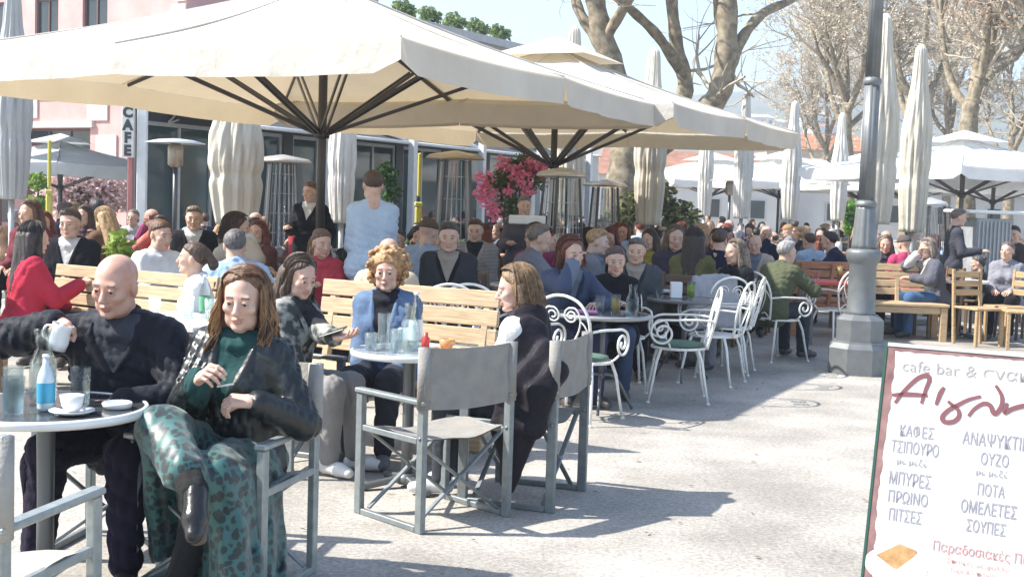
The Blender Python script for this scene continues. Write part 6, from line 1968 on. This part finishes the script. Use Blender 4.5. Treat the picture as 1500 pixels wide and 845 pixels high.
def tree(label, D, paths, seed, out=3, spread=1.0, buds=None, name='plane_tree', twigc=None, tl=2.6):
    """paths: lists of (px, py, radius, dD); the first is the trunk"""
    rnd = random.Random(seed)
    b0 = at_d(paths[0][0][0], 300, D); base = V3((b0.x, b0.y, 0))
    r = empty(name, base, 0, label, 'tree')
    tk = MB(); lb = MB(); tw = MB()
    ends = []
    for j, pth in enumerate(paths):
        P = []; Rr = []
        for (px, py, rad, dD) in pth:
            rad *= .86
            P.append(at_d(px, py, D + dD) - base if py is not None else V3((at_d(px, 300, D).x - base.x, 0, 0))); Rr.append(rad)
        S = spline(P, 5); RR = [Rr[min(len(Rr) - 1, int(i / 5))] + (Rr[min(len(Rr) - 1, int(i / 5) + 1)] - Rr[min(len(Rr) - 1, int(i / 5))]) * ((i % 5) / 5) for i in range(len(S))]
        RR = [x * (1 + .08 * math.sin(i * 1.7 + j)) for i, x in enumerate(RR)]
        (tk if j == 0 else lb).tube(S, RR, 14 if j == 0 else 10)
        dirn = (S[-1] - S[-2]).normalized()
        ends.append((S[-1], dirn, RR[-1], S))
    for j, (p, d, rad, S) in enumerate(ends):
        for k in range(4 if j else 3):
            dd = (d + V3((rnd.gauss(0, .5), rnd.gauss(0, .5), rnd.gauss(.2, .3)))).normalized()
            branch((lb, tw), p, dd, tl * rnd.uniform(.8, 1.3) * spread, rad * .75, 0, rnd, out)
        if j:
            for k in range(3):
                i = rnd.randrange(len(S) // 2, len(S)); dd = V3((rnd.gauss(0, 1), rnd.gauss(0, 1), rnd.gauss(.1, .5))).normalized()
                branch((lb, tw), S[i], dd, tl * .7 * spread, rad * .4, 1, rnd, out)
    tk.build('trunk', BARK, r)
    lb.build('limbs', BARK, r)
    tw.build('crown', twigc or TWIG, r)
    if buds:
        mb = MB()
        vs_ = tw.v
        for k in range(buds[0]):
            p = V3(vs_[rnd.randrange(len(vs_))]); leaf_mesh(mb, p, (.16, .16, .16), 2, buds[1], rnd)
        mb.build('buds', buds[2], r)
    print('tree', len(tw.f))
    return r
BUD = mat('bud_tan', (.48, .42, .32), .8, c2=(.66, .59, .47), nscale=2, translucent=.3)
tree('big spreading plane tree with mottled mossy limbs above the second open canopy', 26, [
    [(914, None, .46, 0), (914, 262, .42, 0), (920, 215, .40, 0), (916, 165, .36, 0), (905, 125, .30, 0), (885, 60, .27, 0), (872, 0, .23, 0), (862, -90, .18, 0)],
    [(893, 95, .16, 0), (872, 55, .15, .4), (850, 20, .13, .6), (835, -20, .11, 1), (800, -70, .09, 1.4)], [(885, 60, .14, 0), (915, 10, .12, -.6), (960, -60, .10, -1.2)],
    [(920, 215, .28, 0), (950, 190, .25, .3), (992, 160, .22, .5), (1004, 125, .20, .6), (992, 70, .165, .6), (984, 0, .145, .6), (985, -80, .12, .6)], [(998, 105, .15, .6), (965, 55, .125, .3), (930, 20, .11, 0), (890, -15, .09, -.2), (850, -50, .07, -.4)],
    [(922, 235, .32, 0), (965, 212, .30, -.2), (1020, 172, .28, -.4), (1052, 140, .28, -.5), (1064, 80, .27, -.5), (1066, 0, .22, -.5), (1070, -80, .18, -.5)], [(1068, 100, .16, -.5), (1088, 55, .135, -.3), (1118, 20, .115, 0), (1160, 0, .09, .4), (1200, -30, .07, .7)], [(1066, 70, .13, -.5), (1052, 20, .11, 0), (1048, -60, .09, .4)]], 3, out=2)
tree('twiggy budding tree behind the white parasol at right', 42, [[(1418, None, .42, 0), (1416, 240, .36, 0), (1420, 170, .33, 0), (1425, 145, .28, 0)], [(1420, 160, .2, 0), (1400, 135, .16, .5), (1385, 90, .13, 1), (1378, 30, .10, 1.3)], [(1425, 148, .22, 0), (1438, 110, .17, -.4), (1445, 60, .14, -.8), (1450, 0, .1, -1)], [(1430, 130, .15, 0), (1458, 105, .12, .5), (1490, 85, .09, 1)]], 9, out=3, spread=1.2, buds=(5200, .055, BUD), name='budding_tree')
tree('hazy brown budding tree left of the lamp post', 60, [[(1245, None, .4, 0), (1242, 260, .36, 0), (1240, 200, .3, 0), (1240, 150, .25, 0)], [(1240, 200, .2, 0), (1220, 150, .15, 1), (1210, 100, .12, 2)], [(1240, 170, .2, 0), (1262, 110, .16, -1), (1270, 50, .12, -2)], [(1240, 150, .2, 0), (1240, 90, .14, 1), (1236, 30, .1, 1)], [(1240, 190, .16, 0), (1280, 150, .13, .5), (1305, 110, .1, 1)]], 11, out=3, spread=1.35, buds=(8500, .075, BUD), name='budding_tree')
tree('hazy brown budding tree filling the sky right of lamp post', 55, [[(1330, None, .4, 0), (1330, 260, .36, 0), (1332, 190, .3, 0), (1334, 140, .25, 0)], [(1332, 180, .2, 0), (1312, 120, .15, 1), (1300, 60, .12, 2)], [(1334, 150, .2, 0), (1352, 80, .16, -1), (1360, 10, .12, -2)], [(1334, 160, .2, 0), (1370, 120, .15, 1), (1392, 60, .1, 1)]], 13, out=3, spread=1.3, buds=(6500, .07, BUD), name='budding_tree')
tree('tree with rusty leaves at the upper right corner', 38, [[(1540, None, .4, 0), (1540, 200, .35, 0), (1535, 100, .3, 0), (1530, 40, .25, 0)], [(1530, 60, .2, 0), (1505, 20, .15, 0), (1485, -20, .1, 0)], [(1530, 80, .2, 0), (1512, 60, .13, .5), (1495, 45, .1, 1)]], 15, out=3, buds=(3000, .085, mat('rusty_leaf', (.30, .19, .12), .8, c2=(.45, .31, .21), nscale=2, translucent=.3)), name='budding_tree')
tree('hazy pale budding tree far behind the white parasols, left one', 85, [[(1205, None, .4, 0), (1205, 285, .36, 0), (1207, 255, .3, 0), (1210, 220, .25, 0)], [(1207, 255, .2, 0), (1190, 230, .15, 1), (1180, 200, .12, 2)], [(1208, 240, .2, 0), (1228, 205, .16, -1), (1236, 170, .12, -2)], [(1210, 220, .2, 0), (1212, 180, .14, 1), (1210, 150, .1, 1)]], 17, out=3, spread=1.5, buds=(10000, .085, BUD), name='budding_tree', tl=3.0)
tree('hazy pale budding tree far behind the white parasols, at right', 80, [[(1385, None, .4, 0), (1385, 285, .36, 0), (1387, 240, .3, 0), (1390, 200, .25, 0)], [(1387, 250, .2, 0), (1360, 215, .15, 1), (1345, 180, .12, 2)], [(1388, 230, .2, 0), (1420, 190, .16, -1), (1436, 150, .12, -2)], [(1390, 200, .2, 0), (1392, 150, .14, 1), (1390, 110, .1, 1)]], 19, out=3, spread=1.5, buds=(10000, .085, BUD), name='budding_tree', tl=3.0)
tree('hazy pale budding tree at the right picture edge, far away', 75, [[(1478, None, .4, 0), (1478, 285, .36, 0), (1480, 240, .3, 0), (1482, 200, .25, 0)], [(1480, 250, .2, 0), (1460, 215, .15, 1), (1445, 180, .12, 2)], [(1481, 230, .2, 0), (1500, 190, .16, -1), (1516, 150, .12, -2)], [(1482, 200, .2, 0), (1482, 150, .14, 1), (1480, 110, .1, 1)]], 23, out=3, spread=1.5, buds=(8500, .075, BUD), name='budding_tree', tl=3.0)
# ------------------------------------------------------------------ low houses, wall of the far terrace, hill
FH = 'pale houses beyond the terrace'
def small_house(px, D, w, h, dep, wc, rc, lab, pitch=.5, z0=0.0, rz=0.1, wins=2):
    p = at_d(px, 300, D); r = empty('hill_house' if z0 > 3 else 'far_house', (p.x, p.y, z0), rz, lab, 'house', FH)
    M = Matrix.Translation(V3((-w / 2, 0, 0))) @ Matrix.Identity(4)
    mb = MB(); mb.box((0, dep / 2, h / 2), (w, dep, h)); mb.build('wall', mat('house_' + cname(wc), wc, .85, var=.1, nscale=.5), r)
    mb = MB(); a = w / 2 * 1.06; b0, b1 = -.25, dep + .25; t = h + .002
    mb.add([(-a, b0, t), (a, b0, t), (a, b1, t), (-a, b1, t), (-a * .8, dep / 2, t + w * pitch * .3), (a * .8, dep / 2, t + w * pitch * .3)], [(0, 1, 5, 4), (1, 2, 5), (2, 3, 4, 5), (3, 0, 4), (0, 3, 2, 1)]); mb.build('roof', mat('tile_' + cname(rc), rc, .85, var=.25, nscale=2), r)
    for i in range(wins):
        for fl_ in range(max(1, int(h / 3))):
            x = -w / 2 + w * (i + .5) / wins
            mb = MB(); mb.box((x, -.02, 1.6 + fl_ * 2.9), (min(1.1, w / wins * .5), .06, 1.3)); f = mb.build('window', plain((.5, .5, .48), .6), r)
            mb = MB(); mb.box((x, -.06, 1.6 + fl_ * 2.9), (min(.85, w / wins * .38), .03, 1.05)); mb.build('pane', DGL, f)
OR = (.38, .17, .09); WH = (.66, .64, .60)
small_house(1010, 75, 11, 3.4, 7, (.60, .58, .55), (.30, .15, .10), 'low pale house with dark windows behind the far parasols, leftmost', wins=4)
small_house(1120, 80, 12, 3.2, 7, (.62, .60, .57), (.5, .48, .45), 'low white house behind the far open parasols, in the middle', wins=4)
small_house(1205, 95, 9, 6.2, 7, (.62, .52, .42), OR, 'tan house with orange roof left of the lamp post', wins=3)
small_house(1300, 82, 13, 3.2, 7, (.60, .58, .54), (.42, .40, .36), 'low pale house right of the lamp post behind white parasols', wins=4)
small_house(1420, 80, 13, 3.0, 7, (.52, .50, .48), (.3, .2, .15), 'low greyish house at the far right behind the parasols', wins=4)
small_house(760, 48, 6, 3.4, 5, (.60, .60, .58), (.35, .34, .33), 'white kiosk wall behind the pink flowers', wins=3, pitch=.15)
def hill():
    n, k = 90, 26
    mb = MB(); rows = []
    for j in range(k):
        t = j / (k - 1); D = 260 + 640 * t
        row = []
        for i in range(n):
            x = -400 + 1300 * i / (n - 1)
            prof = .80 + .22 * math.exp(-((x - 200) / 170) ** 2) + .05 * math.sin(x * .022 + 1) + .025 * math.sin(x * .074)
            h = 80 * prof * math.sin(min(1, t * 1.15) * math.pi / 2) ** 1.3 * (1 / (1 + math.exp(-(x - 20) / 40)))
            h += (2.4 * math.sin(i * 1.9 + j * 1.1) + 1.4 * math.sin(i * 3.3 - j * 2.3)) * t
            row.append((x, D, h - .8))
        rows.append(row)
    mb.grid(rows, flip=True)
    o = mb.build('hills', mat('hill_scrub', (.08, .095, .065), .95, c2=(.17, .17, .13), nscale=.04, detail=8)); tag(o, kind='structure')
hill()
for i, (px, py, D, w, h, rc, lab) in enumerate(((1112, 172, 420, 8, 6, WH, 'white house on the far hillside, leftmost below the ridge'), (1132, 178, 450, 8, 5, WH, 'white house on the hillside just right of the leftmost one'), (1190, 168, 480, 12, 6, (.5, .48, .45), 'wide white house on the hillside right of a closed parasol'),
                                                (1204, 186, 400, 8, 7, OR, 'white house with orange roof on the hillside'), (1192, 200, 360, 8, 6, OR, 'white house with orange roof lower on the hillside, nearest the parasol'), (1214, 206, 370, 8, 6, OR, 'lowest white house on the hillside beside the hazy tree'))):
    p = at_d(px, py, D); small_house(px, D, w, h, 8, WH, rc, lab, z0=p.z - h, rz=.2, wins=3)

# ------------------------------------------------------------------ litter
lt = MB(); q = random.Random(8)
for i in range(170):
    x, y = q.uniform(-2.5, 5.5), q.uniform(4.4, 13)
    a = q.uniform(0, 6.28); L_ = q.uniform(.008, .026); w_ = L_ * q.uniform(.25, .6)
    u = V3((math.cos(a), math.sin(a), q.uniform(-.1, .3))); v = V3((-math.sin(a), math.cos(a), 0)); c = V3((x, y, .006 + abs(u.z) * L_))
    lt.add([c - u * L_, c + v * w_ + V3((0, 0, .004)), c + u * L_, c - v * w_ + V3((0, 0, .004))], [(0, 3, 2, 1)], 0)
tag(lt.build('leaf_litter', mat('dry_leaf', (.10, .07, .04), .9, c2=(.30, .22, .13), nscale=1.5)), kind='stuff')
# ------------------------------------------------------------------ air
hz = MB(); hz.box((250, 440, 49.5), (1420, 1010, 101))
hm = bpy.data.materials.new('haze'); hm.use_nodes = True
nt = hm.node_tree; nt.nodes.remove(nt.nodes['Principled BSDF'])
pv = N(nt, 'ShaderNodeVolumePrincipled'); pv.inputs['Color'].default_value = (.80, .90, 1.0, 1); pv.inputs['Density'].default_value = .0015; pv.inputs['Anisotropy'].default_value = .2
nt.links.new(pv.outputs[0], nt.nodes['Material Output'].inputs['Volume'])
o = hz.build('haze', hm); tag(o, kind='stuff'); o.display_type = 'WIRE'
